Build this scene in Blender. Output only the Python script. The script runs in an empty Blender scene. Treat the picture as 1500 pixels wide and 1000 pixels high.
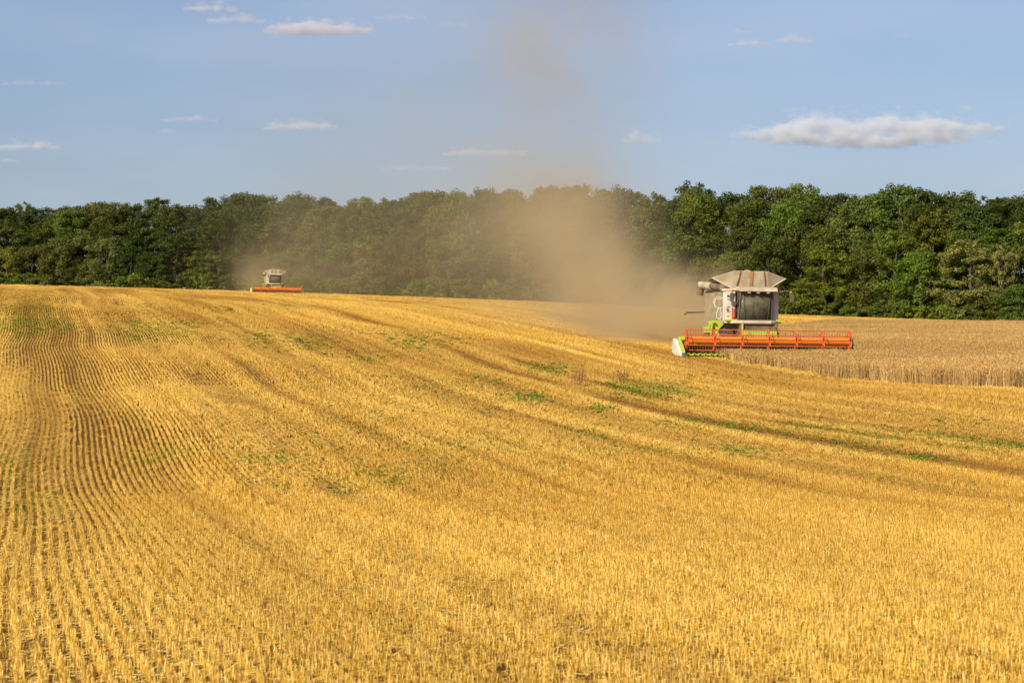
import bpy, math, random
import numpy as np
from mathutils import Vector, Matrix, Euler
R = math.radians
sc = bpy.context.scene
col = sc.collection
rng = np.random.default_rng(7)
random.seed(7)

# ------------------------------------------------------------------ camera, light, exposure
F = 3542.0            # focal length in photo pixels (85 mm lens)
YH = 583.0            # photo row of the eye-level line
cam_d = bpy.data.cameras.new('camera'); cam = bpy.data.objects.new('camera', cam_d); col.objects.link(cam)
cam_d.lens = 85.0; cam_d.sensor_width = 36.0; cam_d.clip_start = 0.5; cam_d.clip_end = 20000
cam.location = (0, 0, 2.0)
cam.rotation_euler = (R(90) + math.atan((YH - 500) / F), 0, 0)
cam_d.dof.use_dof = True; cam_d.dof.focus_distance = 140; cam_d.dof.aperture_fstop = 7.1
sc.camera = cam
SUN_EL, SUN_AZ = R(29), R(36)      # azimuth measured from behind the camera towards the left
sv = Vector((-math.sin(SUN_AZ) * math.cos(SUN_EL), -math.cos(SUN_AZ) * math.cos(SUN_EL), math.sin(SUN_EL)))
w = bpy.data.worlds.new('World'); sc.world = w; w.use_nodes = True
nt = w.node_tree; nt.nodes.clear()
sky = nt.nodes.new('ShaderNodeTexSky'); sky.sky_type = 'NISHITA'; sky.sun_disc = False
sky.sun_elevation = SUN_EL; sky.sun_rotation = math.atan2(sv.x, sv.y)
sky.air_density = 1.0; sky.dust_density = 2.2; sky.ozone_density = 4.0; sky.altitude = 200
bg = nt.nodes.new('ShaderNodeBackground'); bg.inputs[1].default_value = 0.097
wo = nt.nodes.new('ShaderNodeOutputWorld')
tone = nt.nodes.new('ShaderNodeMix'); tone.data_type = 'RGBA'; tone.blend_type = 'MULTIPLY'; tone.inputs[0].default_value = 1.0
tone.inputs[7].default_value = (1.13, 0.985, 1.0, 1)
wtc = nt.nodes.new('ShaderNodeTexCoord'); wmp = nt.nodes.new('ShaderNodeMapping'); wmp.inputs['Scale'].default_value = (5, 5, 22)
wn = nt.nodes.new('ShaderNodeTexNoise'); wn.inputs['Scale'].default_value = 1.0; wn.inputs['Detail'].default_value = 5   # thin high veil
wr = nt.nodes.new('ShaderNodeMapRange'); wr.inputs[1].default_value = 0.42; wr.inputs[2].default_value = 0.75; wr.inputs[4].default_value = 0.30
veil = nt.nodes.new('ShaderNodeMix'); veil.data_type = 'RGBA'; veil.inputs[7].default_value = (5.0, 5.5, 6.4, 1)
nt.links.new(wtc.outputs['Generated'], wmp.inputs[0]); nt.links.new(wmp.outputs[0], wn.inputs['Vector']); nt.links.new(wn.outputs[0], wr.inputs[0]); nt.links.new(wr.outputs[0], veil.inputs[0])
nt.links.new(sky.outputs[0], tone.inputs[6]); nt.links.new(tone.outputs[2], veil.inputs[6]); nt.links.new(veil.outputs[2], bg.inputs[0]); nt.links.new(bg.outputs[0], wo.inputs[0])
sl = bpy.data.lights.new('sun', 'SUN'); sl.energy = 4.2; sl.angle = R(0.6); sl.color = (1.0, 0.92, 0.74)
so = bpy.data.objects.new('sun', sl); col.objects.link(so)
so.rotation_euler = sv.to_track_quat('Z', 'Y').to_euler()
sc.view_settings.view_transform = 'Standard'; sc.view_settings.look = 'None'
sc.view_settings.exposure = 0.3; sc.view_settings.gamma = 1.0
sc.render.engine = 'CYCLES'
cy = sc.cycles
cy.use_denoising = True; cy.max_bounces = 6; cy.volume_bounces = 3; cy.transparent_max_bounces = 12
cy.volume_step_rate = 1.0; cy.volume_max_steps = 256
cy.diffuse_bounces = 3

# ------------------------------------------------------------------ helpers
def tag(o, label=None, cat=None, group=None, kind=None):
    if label: o['label'] = label
    if cat: o['category'] = cat
    if group: o['group'] = group
    if kind: o['kind'] = kind
    return o

def link_mesh(name, me, parent=None, mat=None):
    o = bpy.data.objects.new(name, me); col.objects.link(o)
    if mat: me.materials.append(mat)
    if parent: o.parent = parent
    return o

def empty(name, loc, rz=0):
    o = bpy.data.objects.new(name, None); col.objects.link(o); o.location = loc; o.rotation_euler = (0, 0, rz)
    o.empty_display_size = 0.3
    return o

def mesh_np(name, V, Fc, n):
    """mesh from numpy arrays: V (N,3), Fc (M,n) uniform polygons"""
    me = bpy.data.meshes.new(name)
    V = np.asarray(V, dtype=np.float32); Fc = np.asarray(Fc, dtype=np.int32)
    me.vertices.add(len(V)); me.vertices.foreach_set('co', V.ravel())
    me.loops.add(Fc.size); me.loops.foreach_set('vertex_index', Fc.ravel())
    me.polygons.add(len(Fc)); me.polygons.foreach_set('loop_start', np.arange(0, Fc.size, n, dtype=np.int32))
    me.polygons.foreach_set('loop_total', np.full(len(Fc), n, dtype=np.int32))
    me.update(calc_edges=True); me.validate()
    return me

def set_attr(me, name, vals, typ='FLOAT', dom='POINT'):
    a = me.attributes.new(name, typ, dom)
    key = {'FLOAT': 'value', 'INT': 'value', 'FLOAT_VECTOR': 'vector', 'FLOAT_COLOR': 'color'}[typ]
    a.data.foreach_set(key, np.asarray(vals, dtype=np.int32 if typ == 'INT' else np.float32).ravel())

class MB:
    def __init__(s): s.v = []; s.f = []
    def add(s, vs, fs):
        b = len(s.v); s.v += [tuple(v) for v in vs]; s.f += [tuple(i + b for i in f) for f in fs]; return s
    def box(s, c, d, rot=None):
        x, y, z = d[0] / 2, d[1] / 2, d[2] / 2
        vs = [Vector(p) for p in ((-x,-y,-z),(x,-y,-z),(x,y,-z),(-x,y,-z),(-x,-y,z),(x,-y,z),(x,y,z),(-x,y,z))]
        if rot: m = Euler(rot).to_matrix(); vs = [m @ v for v in vs]
        vs = [v + Vector(c) for v in vs]
        return s.add(vs, [(0,3,2,1),(4,5,6,7),(0,1,5,4),(1,2,6,5),(2,3,7,6),(3,0,4,7)])
    def prism(s, poly, axis, a, b):
        """extrude polygon (2D) along axis: 'x' -> poly in (y,z); 'y' -> (x,z); 'z' -> (x,y)"""
        def P(u, v, t): return {'x': (t, u, v), 'y': (u, t, v), 'z': (u, v, t)}[axis]
        n = len(poly)
        vs = [P(u, v, a) for u, v in poly] + [P(u, v, b) for u, v in poly]
        fs = [tuple(range(n))[::-1], tuple(range(n, 2 * n))] + [(i, (i + 1) % n, n + (i + 1) % n, n + i) for i in range(n)]
        return s.add(vs, fs)
    def plate(s, pts, t):
        """flat polygon in 3D given thickness t"""
        P = [Vector(p) for p in pts]; n = (P[1] - P[0]).cross(P[2] - P[0]).normalized() * t / 2
        k = len(P); vs = [p + n for p in P] + [p - n for p in P]
        fs = [tuple(range(k)), tuple(range(k, 2 * k))[::-1]] + [(i, k + i, k + (i + 1) % k, (i + 1) % k) for i in range(k)]
        return s.add(vs, fs)
    def tube(s, p0, p1, r0, r1=None, n=10, cap=True):
        r1 = r0 if r1 is None else r1
        p0, p1 = Vector(p0), Vector(p1); q = (p1 - p0).to_track_quat('Z', 'Y')
        vs = []
        for p, r in ((p0, r0), (p1, r1)):
            for i in range(n):
                a = 2 * math.pi * i / n; vs.append(p + q @ Vector((r * math.cos(a), r * math.sin(a), 0)))
        fs = [(i, (i + 1) % n, n + (i + 1) % n, n + i) for i in range(n)]
        if cap: fs += [tuple(range(n))[::-1], tuple(range(n, 2 * n))]
        return s.add(vs, fs)
    def path(s, pts, r, n=8):
        for a, b in zip(pts[:-1], pts[1:]): s.tube(a, b, r, r, n)
        return s
    def lathe_x(s, prof, c, n=28):
        """prof: list of (x, r), revolve around the x axis through c"""
        m = len(prof); vs = []
        for i in range(n):
            a = 2 * math.pi * i / n
            for x, r in prof: vs.append((c[0] + x, c[1] + r * math.cos(a), c[2] + r * math.sin(a)))
        fs = []
        for i in range(n):
            j = (i + 1) % n
            for k in range(m - 1): fs.append((i * m + k, i * m + k + 1, j * m + k + 1, j * m + k))
        return s.add(vs, fs)
    def build(s, name, mat, parent=None, bevel=0, smooth=False):
        me = bpy.data.meshes.new(name); me.from_pydata(s.v, [], s.f); me.update()
        o = link_mesh(name, me, parent, mat)
        if bevel:
            b = o.modifiers.new('bevel', 'BEVEL'); b.width = bevel; b.segments = 2; b.limit_method = 'ANGLE'; b.angle_limit = R(35)
        if smooth:
            me.polygons.foreach_set('use_smooth', [True] * len(me.polygons))
            try: me.set_sharp_from_angle(angle=R(40))
            except Exception: pass
        return o

def copy_tree(o, parent=None):
    c = o.copy(); col.objects.link(c); c.parent = parent
    for ch in list(o.children): copy_tree(ch, c)
    return c

class NT:
    """small node-building helper for shader and geometry trees"""
    def __init__(s, tree): s.t = tree
    def n(s, typ, ins=None, **kw):
        nd = s.t.nodes.new(typ)
        for k, v in kw.items(): setattr(nd, k, v)
        for k, v in (ins or {}).items():
            if isinstance(v, bpy.types.NodeSocket): s.t.links.new(v, nd.inputs[k])
            elif v is not None: nd.inputs[k].default_value = v
        return nd
    def m(s, op, a, b=None, c=None, clamp=False):
        d = {0: a}
        if b is not None: d[1] = b
        if c is not None: d[2] = c
        return s.n('ShaderNodeMath', d, operation=op, use_clamp=clamp).outputs[0]
    def vm(s, op, a, b=None):
        d = {0: a}
        if b is not None: d[1] = b
        return s.n('ShaderNodeVectorMath', d, operation=op)
    def mix(s, f, a, b, blend='MIX'):
        nd = s.t.nodes.new('ShaderNodeMix'); nd.data_type = 'RGBA'; nd.blend_type = blend
        for i, v in ((0, f), (6, a), (7, b)):
            if isinstance(v, bpy.types.NodeSocket): s.t.links.new(v, nd.inputs[i])
            elif i == 0: nd.inputs[0].default_value = v
            else: nd.inputs[i].default_value = (*v[:3], 1)
        return nd.outputs[2]
    def ramp(s, f, stops, interp='LINEAR'):
        nd = s.n('ShaderNodeValToRGB', {0: f}); cr = nd.color_ramp; cr.interpolation = interp
        while len(cr.elements) < len(stops): cr.elements.new(0.5)
        for e, (p, c) in zip(cr.elements, stops): e.position = p; e.color = (*c[:3], 1) if hasattr(c, '__len__') else (c, c, c, 1)
        return nd.outputs[0]

def material(name):
    m = bpy.data.materials.new(name); m.use_nodes = True; t = m.node_tree; t.nodes.clear()
    k = NT(t); out = t.nodes.new('ShaderNodeOutputMaterial')
    return m, k, out

def mat_paint(name, base, dust=(0.42, 0.33, 0.2), amount=0.4, rough=0.4, scale=1.3, metallic=0.0):
    m, k, out = material(name)
    tc = k.n('ShaderNodeTexCoord')
    nz = k.n('ShaderNodeTexNoise', {'Vector': tc.outputs['Object'], 'Scale': scale, 'Detail': 6, 'Roughness': 0.65})
    nz2 = k.n('ShaderNodeTexNoise', {'Vector': tc.outputs['Object'], 'Scale': scale * 9, 'Detail': 4})
    f = k.m('MULTIPLY', k.ramp(nz.outputs[0], [(0.35, 0.0), (0.7, 1.0)]), amount * 1.6, clamp=True)
    f = k.m('ADD', f, k.m('MULTIPLY', nz2.outputs[0], amount * 0.35), clamp=True)
    c = k.mix(f, base, dust)
    p = k.n('ShaderNodeBsdfPrincipled', {'Base Color': c, 'Roughness': k.m('ADD', rough, k.m('MULTIPLY', f, 0.4), clamp=True), 'Metallic': metallic})
    b = k.n('ShaderNodeBump', {'Height': nz2.outputs[0], 'Strength': 0.15, 'Distance': 0.02})
    k.t.links.new(b.outputs[0], p.inputs['Normal'])
    k.t.links.new(p.outputs[0], out.inputs[0])
    return m

# ------------------------------------------------------------------ terrain height
def pchip(xk, yk, x):
    xk = np.asarray(xk, float); yk = np.asarray(yk, float); h = np.diff(xk); d = np.diff(yk) / h
    m = np.zeros_like(yk); m[0] = d[0]; m[-1] = d[-1]
    for i in range(1, len(xk) - 1):
        if d[i-1] * d[i] > 0:
            w1 = 2 * h[i] + h[i-1]; w2 = h[i] + 2 * h[i-1]; m[i] = (w1 + w2) / (w1 / d[i-1] + w2 / d[i])
    x = np.clip(x, xk[0], xk[-1]); i = np.clip(np.searchsorted(xk, x) - 1, 0, len(h) - 1)
    t = (x - xk[i]) / h[i]; t2 = t * t; t3 = t2 * t
    return (2*t3-3*t2+1)*yk[i] + (t3-2*t2+t)*h[i]*m[i] + (-2*t3+3*t2)*yk[i+1] + (t3-t2)*h[i]*m[i+1]

COLS = {  # photo column -> (distance, photo row) of the ground there
 0:    [(47,734),(60,668),(75,606),(90,568),(110,528),(135,486),(168,450),(215,427),(270,420),(340,418.5),(430,419),(560,421)],
 375:  [(47,734),(60,670),(75,612),(90,575),(110,532),(142,488),(180,459),(240,440),(320,432),(400,430),(493,429),(560,428)],
 750:  [(47,735),(60,672),(75,628),(90,592),(109,556),(142,510),(180,477),(230,457),(300,448),(380,444),(480,441),(560,439)],
 1125: [(47,735),(60,680),(75,640),(90,604),(109,568),(144,521),(180,500),(240,482),(300,472),(360,466),(430,460),(560,452)],
 1500: [(47,735),(60,682),(75,634),(96,573),(120,542),(145,522),(180,503),(230,490),(300,479),(350,475),(395,472),(560,460)],
}
_k = sorted(COLS)
_prof = []
for c in _k:
    ds = [-200, 0, 20, 32] + [d for d, _ in COLS[c]] + [700, 1200, 3000]
    zs = [0.0, 0.0, 0.0, -0.02] + [(YH - y) * d / F + 2.0 for d, y in COLS[c]]
    last = zs[-1]; zs += [last + 3.0, last + 4, last + 4]
    _prof.append((ds, zs))

def Zg(X, Y):
    X = np.asarray(X, float); Y = np.asarray(Y, float)
    zc = np.stack([pchip(d, z, Y) for d, z in _prof])
    px = 750 + F * X / np.maximum(Y, 30)
    t = np.clip(px / 375.0, 0, 3.9999); i = t.astype(int); f = t - i
    g = lambda j: np.take_along_axis(zc, np.clip(j, 0, 4)[None], 0)[0]
    p0, p1, p2, p3 = g(i - 1), g(i), g(i + 1), g(i + 2)
    z = 0.5 * (2*p1 + (p2-p0)*f + (2*p0-5*p1+4*p2-p3)*f*f + (3*p1-p0-3*p2+p3)*f**3)
    # gentle undulations of the field
    env = np.clip((Y - 35) / 60, 0, 1) * np.clip((330 - Y) / 120, 0, 1)
    env2 = np.clip((X*-1 + 12) / 20, 0.35, 1)
    u = 0.16*np.sin(Y/7.3 + X*0.05) + 0.12*np.sin(Y/4.1 + 1.3 + X*0.11) + 0.10*np.sin(X/9.0 + Y/23)
    return z + env * env2 * u * 0.42

ROWA = R(11.2)
cR, sR = math.cos(ROWA), math.sin(ROWA)
def rs2xy(r, s): return r * cR - s * sR, r * sR + s * cR          # r across the drill rows, s along them
def xy2rs(X, Y): return X * cR + Y * sR, -X * sR + Y * cR
def ypx(X, Y): return YH - F * (Zg(X, Y) - 2.0) / Y

_Ys = np.geomspace(12, 620, 500)
_pix = {}
def pix2ground(px, py):
    key = int(px // 10)
    if key not in _pix:
        x = (key * 10 + 5 - 750) / F * _Ys; y = ypx(x, _Ys); _pix[key] = np.minimum.accumulate(y)
    arr = _pix[key]; Y = float(np.interp(-py, -arr, _Ys)); return (px - 750) / F * Y, Y

def vnoise(x, y, seed=0):
    """smooth 2D value noise in 0..1"""
    xi = np.floor(x).astype(np.int64); yi = np.floor(y).astype(np.int64); fx = x - xi; fy = y - yi
    fx = fx*fx*(3-2*fx); fy = fy*fy*(3-2*fy)
    def h(a, b):
        n = (a * 374761393 + b * 668265263 + seed * 1274126177) & 0xffffffff
        n = ((n ^ (n >> 13)) * 1274126177) & 0xffffffff
        return ((n ^ (n >> 16)) & 0xffff) / 65535.0
    return (h(xi, yi)*(1-fx) + h(xi+1, yi)*fx)*(1-fy) + (h(xi, yi+1)*(1-fx) + h(xi+1, yi+1)*fx)*fy

# ------------------------------------------------------------------ the ground sheet
def make_ground():
    xs = np.sinh(np.linspace(-5.2, 5.2, 420)); xs = xs / xs.max() * 1800
    ys = np.concatenate([np.linspace(-120, 8, 20), np.geomspace(10, 620, 420), np.geomspace(640, 3000, 30)])
    X, Y = np.meshgrid(xs, ys); Z = Zg(X, Y)
    V = np.stack([X, Y, Z], -1).reshape(-1, 3); nx = len(xs); ny = len(ys)
    i, j = np.meshgrid(np.arange(nx-1), np.arange(ny-1)); a = (j*nx+i).ravel()
    me = mesh_np('ground', V, np.stack([a, a+1, a+nx+1, a+nx], -1), 4)
    me.polygons.foreach_set('use_smooth', [True]*len(me.polygons))
    m, k, out = material('field_soil')
    geo = k.n('ShaderNodeNewGeometry')
    mp = k.n('ShaderNodeMapping', {'Vector': geo.outputs['Position'], 'Rotation': (0, 0, -ROWA)}, vector_type='POINT')
    st = k.n('ShaderNodeMapping', {'Vector': mp.outputs[0], 'Scale': (1.0, 0.05, 0.0)})
    n1 = k.n('ShaderNodeTexNoise', {'Vector': st.outputs[0], 'Scale': 0.35, 'Detail': 6, 'Roughness': 0.6})
    n2 = k.n('ShaderNodeTexNoise', {'Vector': geo.outputs['Position'], 'Scale': 6.0, 'Detail': 6, 'Roughness': 0.7})
    n3 = k.n('ShaderNodeTexNoise', {'Vector': geo.outputs['Position'], 'Scale': 0.05, 'Detail': 4})
    c = k.mix(k.ramp(n2.outputs[0], [(0.35, 0.0), (0.62, 1.0)]), (0.085, 0.036, 0.008), (0.23, 0.112, 0.022))
    c = k.mix(k.ramp(n1.outputs[0], [(0.45, 0.0), (0.75, 0.5)]), c, (0.30, 0.18, 0.06))
    c = k.mix(k.ramp(n3.outputs[0], [(0.45, 0.0), (0.7, 0.35)]), c, (0.2, 0.12, 0.045))
    p = k.n('ShaderNodeBsdfPrincipled', {'Base Color': c, 'Roughness': 0.95, 'Specular IOR Level': 0.1})
    b = k.n('ShaderNodeBump', {'Height': n2.outputs[0], 'Strength': 0.8, 'Distance': 0.06})
    k.t.links.new(b.outputs[0], p.inputs['Normal']); k.t.links.new(p.outputs[0], out.inputs[0])
    o = link_mesh('ground', me, None, m); o['kind'] = 'structure'
    return o
make_ground()

# ------------------------------------------------------------------ plants: blades and instancing
def blades(n, xr, yr, h, wd, tilt, lean=0.0, litter=0, seed=0, ear=False, lit_w=None):
    """n upright straws (bent quads) in a patch, plus `litter` straws lying on the soil"""
    g = np.random.default_rng(seed)
    V = []; Fc = []; S = []
    def quad(p0, p1, wv, w0, w1, sh):
        b = len(V); V.extend([p0 - wv*w0, p0 + wv*w0, p1 + wv*w1, p1 - wv*w1]); Fc.append((b, b+1, b+2, b+3)); S.extend([sh]*4)
    for i in range(n):
        x = g.normal(0, xr) if xr < 0.05 else g.uniform(-xr, xr); y = g.uniform(-yr, yr)
        a = g.uniform(0, 2*math.pi); hh = h * g.uniform(0.6, 1.2); t = abs(g.normal(0, tilt)); ta = g.uniform(0, 2*math.pi)
        d = np.array([math.cos(ta)*math.sin(t), math.sin(ta)*math.sin(t), math.cos(t)])
        wv = np.array([math.cos(a), math.sin(a), 0]); p0 = np.array([x, y, -0.02]); sh = g.uniform(0, 1)
        ww = wd * g.uniform(0.6, 1.4) / 2
        p1 = p0 + d*hh
        quad(p0, p1, wv, ww, ww*0.8, sh)
        if g.uniform() < 0.55:                     # a dry leaf hanging off the straw
            q0 = p0 + d*hh*g.uniform(0.3, 0.9); la = g.uniform(0, 2*math.pi); L = hh*g.uniform(0.25, 0.6)
            q1 = q0 + np.array([math.cos(la)*0.6, math.sin(la)*0.6, g.uniform(-0.7, 0.8)])*L
            quad(q0, q1, np.array([-math.sin(la), math.cos(la), 0.2]), ww*1.1, ww*0.2, min(1, sh+0.2))
        if ear:
            e0 = p1; ed = np.array([math.cos(ta)*0.55, math.sin(ta)*0.55, 0.75]); ed = ed/np.linalg.norm(ed)
            for aa in (a, a+1.57):
                wv2 = np.array([math.cos(aa), math.sin(aa), 0])
                quad(e0, e0+ed*0.05, wv2, wd*0.8, wd*1.5, 0.35+0.4*sh); quad(e0+ed*0.05, e0+ed*0.1, wv2, wd*1.5, wd*0.4, 0.35+0.4*sh)
    for i in range(litter):
        x = g.uniform(-0.085, 0.085) if xr < 0.05 else g.uniform(-xr, xr); y = g.uniform(-yr, yr); a = g.uniform(0, 2*math.pi)
        L = g.uniform(0.03, 0.12)*(1 if lit_w is None else 2); d = np.array([math.cos(a), math.sin(a), g.uniform(-0.1, 0.45)])*L
        z = g.uniform(0.004, 0.05); ww = (lit_w or wd)/2
        quad(np.array([x, y, z]), np.array([x, y, z])+d, np.array([-math.sin(a)*0.8, math.cos(a)*0.8, 0.6]), ww, ww, g.uniform(0.3, 1))
    me = mesh_np('straw', np.array(V), np.array(Fc), 4); set_attr(me, 'shade', S)
    return me

def straw_material(name, dark, mid, light, transl=0.25):
    m, k, out = material(name)
    at = k.n('ShaderNodeAttribute', attribute_name='shade')
    ti = k.n('ShaderNodeAttribute', attribute_name='tint', attribute_type='INSTANCER')
    c = k.ramp(at.outputs['Fac'], [(0.0, dark), (0.45, mid), (1.0, light)])
    c = k.mix(1.0, c, ti.outputs['Color'], 'MULTIPLY')
    d = k.n('ShaderNodeBsdfPrincipled', {'Base Color': c, 'Roughness': 0.6, 'Specular IOR Level': 0.3})
    t = k.n('ShaderNodeBsdfTranslucent', {'Color': c})
    mx = k.n('ShaderNodeMixShader', {0: transl, 1: d.outputs[0], 2: t.outputs[0]})
    k.t.links.new(mx.outputs[0], out.inputs[0])
    return m

def scatter(name, protos, mat, P, rot, scl, vid, tint, label=None, cat=None):
    """one object whose geometry nodes place the prototype meshes on its points"""
    pc = bpy.data.collections.new(name + '_kinds')
    for i, me in enumerate(protos):
        if not me.materials: me.materials.append(mat)
        pc.objects.link(bpy.data.objects.new(f'{name}_kind_{i:02d}', me))
    me = bpy.data.meshes.new(name); n = len(P)
    me.vertices.add(n); me.vertices.foreach_set('co', np.asarray(P, np.float32).ravel())
    set_attr(me, 'rot', rot, 'FLOAT_VECTOR'); set_attr(me, 'scl', scl, 'FLOAT_VECTOR')
    set_attr(me, 'vid', vid, 'INT'); set_attr(me, 'tint', tint, 'FLOAT_COLOR'); me.update()
    o = link_mesh(name, me, None, mat); o['kind'] = 'stuff'; tag(o, label, cat)
    t = bpy.data.node_groups.new(name, 'GeometryNodeTree')
    t.interface.new_socket('Geometry', in_out='INPUT', socket_type='NodeSocketGeometry')
    t.interface.new_socket('Geometry', in_out='OUTPUT', socket_type='NodeSocketGeometry')
    k = NT(t); gi = t.nodes.new('NodeGroupInput'); go = t.nodes.new('NodeGroupOutput')
    ci = k.n('GeometryNodeCollectionInfo', {0: pc}, transform_space='ORIGINAL'); ci.inputs['Separate Children'].default_value = True; ci.inputs['Reset Children'].default_value = True
    ar = k.n('GeometryNodeInputNamedAttribute', {0: 'rot'}, data_type='FLOAT_VECTOR')
    asc = k.n('GeometryNodeInputNamedAttribute', {0: 'scl'}, data_type='FLOAT_VECTOR')
    av = k.n('GeometryNodeInputNamedAttribute', {0: 'vid'}, data_type='INT')
    e2r = k.n('FunctionNodeEulerToRotation', {0: ar.outputs[0]})
    ip = k.n('GeometryNodeInstanceOnPoints', {'Points': gi.outputs[0], 'Instance': ci.outputs[0], 'Instance Index': av.outputs[0], 'Rotation': e2r.outputs[0], 'Scale': asc.outputs[0]})
    ip.inputs['Pick Instance'].default_value = True
    t.links.new(ip.outputs[0], go.inputs[0])
    md = o.modifiers.new('scatter', 'NODES'); md.node_group = t
    return o

# standing wheat: r beyond the cut edge
EDGE = 38.3
def in_wheat(X, Y):
    r, s = xy2rs(X, Y)
    e = EDGE + 0.2*np.sin(s/6.0) + 0.15*np.sin(s/2.3) + 0.7*(vnoise(s/0.8, s*0+2, 77)-0.5)
    back = s > 134.8                                   # behind the machine one header width is cut
    e = np.where(back, EDGE + 9.4, e)
    far = (Y < 296) & ((s < 148) | (X > 10.6 + (Y-150)*0.20))
    return (r > e) & far

# ------------------------------------------------------------------ stubble
RUTS = [(22.9, 0.60), (25.2, 0.60), (20.3, 0.7), (27.6, 0.8), (31.0, 0.5), (34.2, 0.4), (12.4, 0.45), (16.2, 0.5), (9.3, 0.35)]
PALE = [(6.3, 0.32), (14.8, 0.35)]
def stubble_points(y0, y1, seg, rowstep):
    m = 0.235; corners = [(-m*y0-4, y0), (m*y0+4, y0), (-m*y1-4, y1), (m*y1+4, y1)]
    rs = [xy2rs(x, y) for x, y in corners]
    r0 = min(a for a, b in rs); r1 = max(a for a, b in rs); s0 = min(b for a, b in rs); s1 = max(b for a, b in rs)
    r = np.arange(math.floor(r0/rowstep), math.ceil(r1/rowstep))*rowstep; s = np.arange(s0, s1, seg)
    Rr, Ss = np.meshgrid(r, s); Rr = Rr.ravel(); Ss = Ss.ravel() + rng.uniform(-seg*0.12, seg*0.12, Rr.size)
    pas = np.floor(Rr/3.0)
    wig = 0.10*np.sin(Ss/11.0+0.7) + 0.07*np.sin(Ss/5.2) + 0.015*np.sin(Ss/7.0 + pas*2.1)
    rr = Rr + wig + rng.normal(0, 0.008, Rr.size)
    X, Y = rs2xy(rr, Ss)
    ok = (Y > y0) & (Y <= y1) & (np.abs(X) < m*Y + 3.0) & ~in_wheat(X, Y)
    if y1 > 300:
        pxx = 750 + F*X/Y; lim = np.interp(pxx, [-150, 0, 400, 750, 1125, 1500, 1650], [575, 560, 540, 480, 430, 395, 385]) - 2
        ok &= Y < lim
    return X[ok], Y[ok], Rr[ok], Ss[ok]

def stubble_layer(name, y0, y1, seg, rowstep, protos_normal, protos_litter, mat, label, narrow=0):
    X, Y, r, s = stubble_points(y0, y1, seg, rowstep); n = len(X)
    Z = Zg(X, Y)
    lit = vnoise(r/1.5, s/70.0, 3)*0.75 + vnoise(r/0.6, s/14.0, 5)*0.25
    big = vnoise(X/14.0, Y/22.0, 11)
    fine = vnoise(X/1.1, Y/1.6, 12)
    hs = 1.0 + rng.normal(0, 0.05, n) + (fine-0.5)*0.22
    row = vnoise(r/0.15, s/26.0, 51); b3 = vnoise(r/0.5, s/45.0, 52); b4 = vnoise(r/1.6, s/80.0, 53)
    band = ((row-0.5)*0.30 + (b3-0.5)*0.50 + (b4-0.5)*0.55)*np.clip(0.55 + Y/90, 0, 1.15)
    hs = hs*(1 + band*0.5)
    bright = 0.97 + band*0.62 + 0.10*(vnoise(r/0.8, s/9.0, 18)-0.5) + rng.normal(0, 0.035, n) + (big-0.5)*0.10
    T = np.stack([bright**0.8, bright*(0.99 + 0.02*big), bright**1.25*(0.95 + 0.25*(fine-0.4)*0.5)], -1)
    heavy = rng.uniform(0, 1, n) < np.clip((lit-0.52)*5, 0.02, 0.95)*np.clip(1.2-Y/400,0.4,1)*np.clip((Y-22)/40, 0.25, 1)
    brown = np.clip(vnoise(r/2.6, s/34.0, 21)*2.0 - 1.05, 0, 0.75)*np.clip((Y-55)/60, 0, 1)
    for c, wd in RUTS:
        amp = np.clip(vnoise(s/9.0+c, r*0+c, 31)*1.5 + 0.1, 0.3, 1)*(1 if 22 < c < 26 else 0.5)
        dd = np.exp(-((r + 0.25*np.sin(s/13.0) - c)/wd)**2)*amp*np.clip((Y-48)/15, 0, 1)*np.clip((175-Y)/40, 0, 1)
        hs *= 1 - 0.55*dd; brown = np.maximum(brown, dd*0.95)
    pale = np.zeros(n)
    for c, wd in PALE:
        amp = np.clip(vnoise(s/7.0+c*3, r*0, 41)*2 - 0.7, 0, 1)
        pale = np.maximum(pale, np.exp(-((r + 0.3*np.sin(s/17.0) - c)/wd)**2)*amp*np.clip((Y-38)/15, 0, 0.9))
    hs *= 1 - 0.5*pale
    gray = (0.80, 0.72, 0.85)
    for i, (b, q) in enumerate(zip((0.60, 0.45, 0.36), gray)):
        T[:, i] *= (1 - brown*(1-b))*(1 - pale*(1-q)*0.8)
    hs = np.clip(hs, 0.25, 1.5)
    heavy = heavy | (pale > 0.5)
    vid = np.where(heavy, len(protos_normal) + rng.integers(0, len(protos_litter), n), rng.integers(0, len(protos_normal), n))
    if narrow:                                         # the last `narrow` kinds are tighter rows, used further off
        nn = len(protos_normal); far_ = rng.uniform(0, 1, n) < np.clip((Y-26)/18, 0, 1)
        vid = np.where(~heavy, np.where(far_, rng.integers(nn-narrow, nn, n), rng.integers(0, nn-narrow, n)), vid)
    rot = np.stack([rng.normal(0, 0.04, n), rng.normal(0, 0.05, n), ROWA + rng.normal(0, 0.04, n) + math.pi*rng.integers(0, 2, n)], -1)
    hs = np.where(heavy, hs*0.8, hs)
    scl = np.stack([np.ones(n), np.full(n, 1.1), hs], -1)
    keep = rng.uniform(0, 1, n) > 0.02 + 0.1*pale
    P = np.stack([X, Y, Z], -1)
    col4 = np.concatenate([np.clip(T, 0, 1.5), np.ones((n, 1))], 1)
    return scatter(name, protos_normal + protos_litter, mat, P[keep], rot[keep], scl[keep], vid[keep], col4[keep], label, 'stubble')

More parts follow.
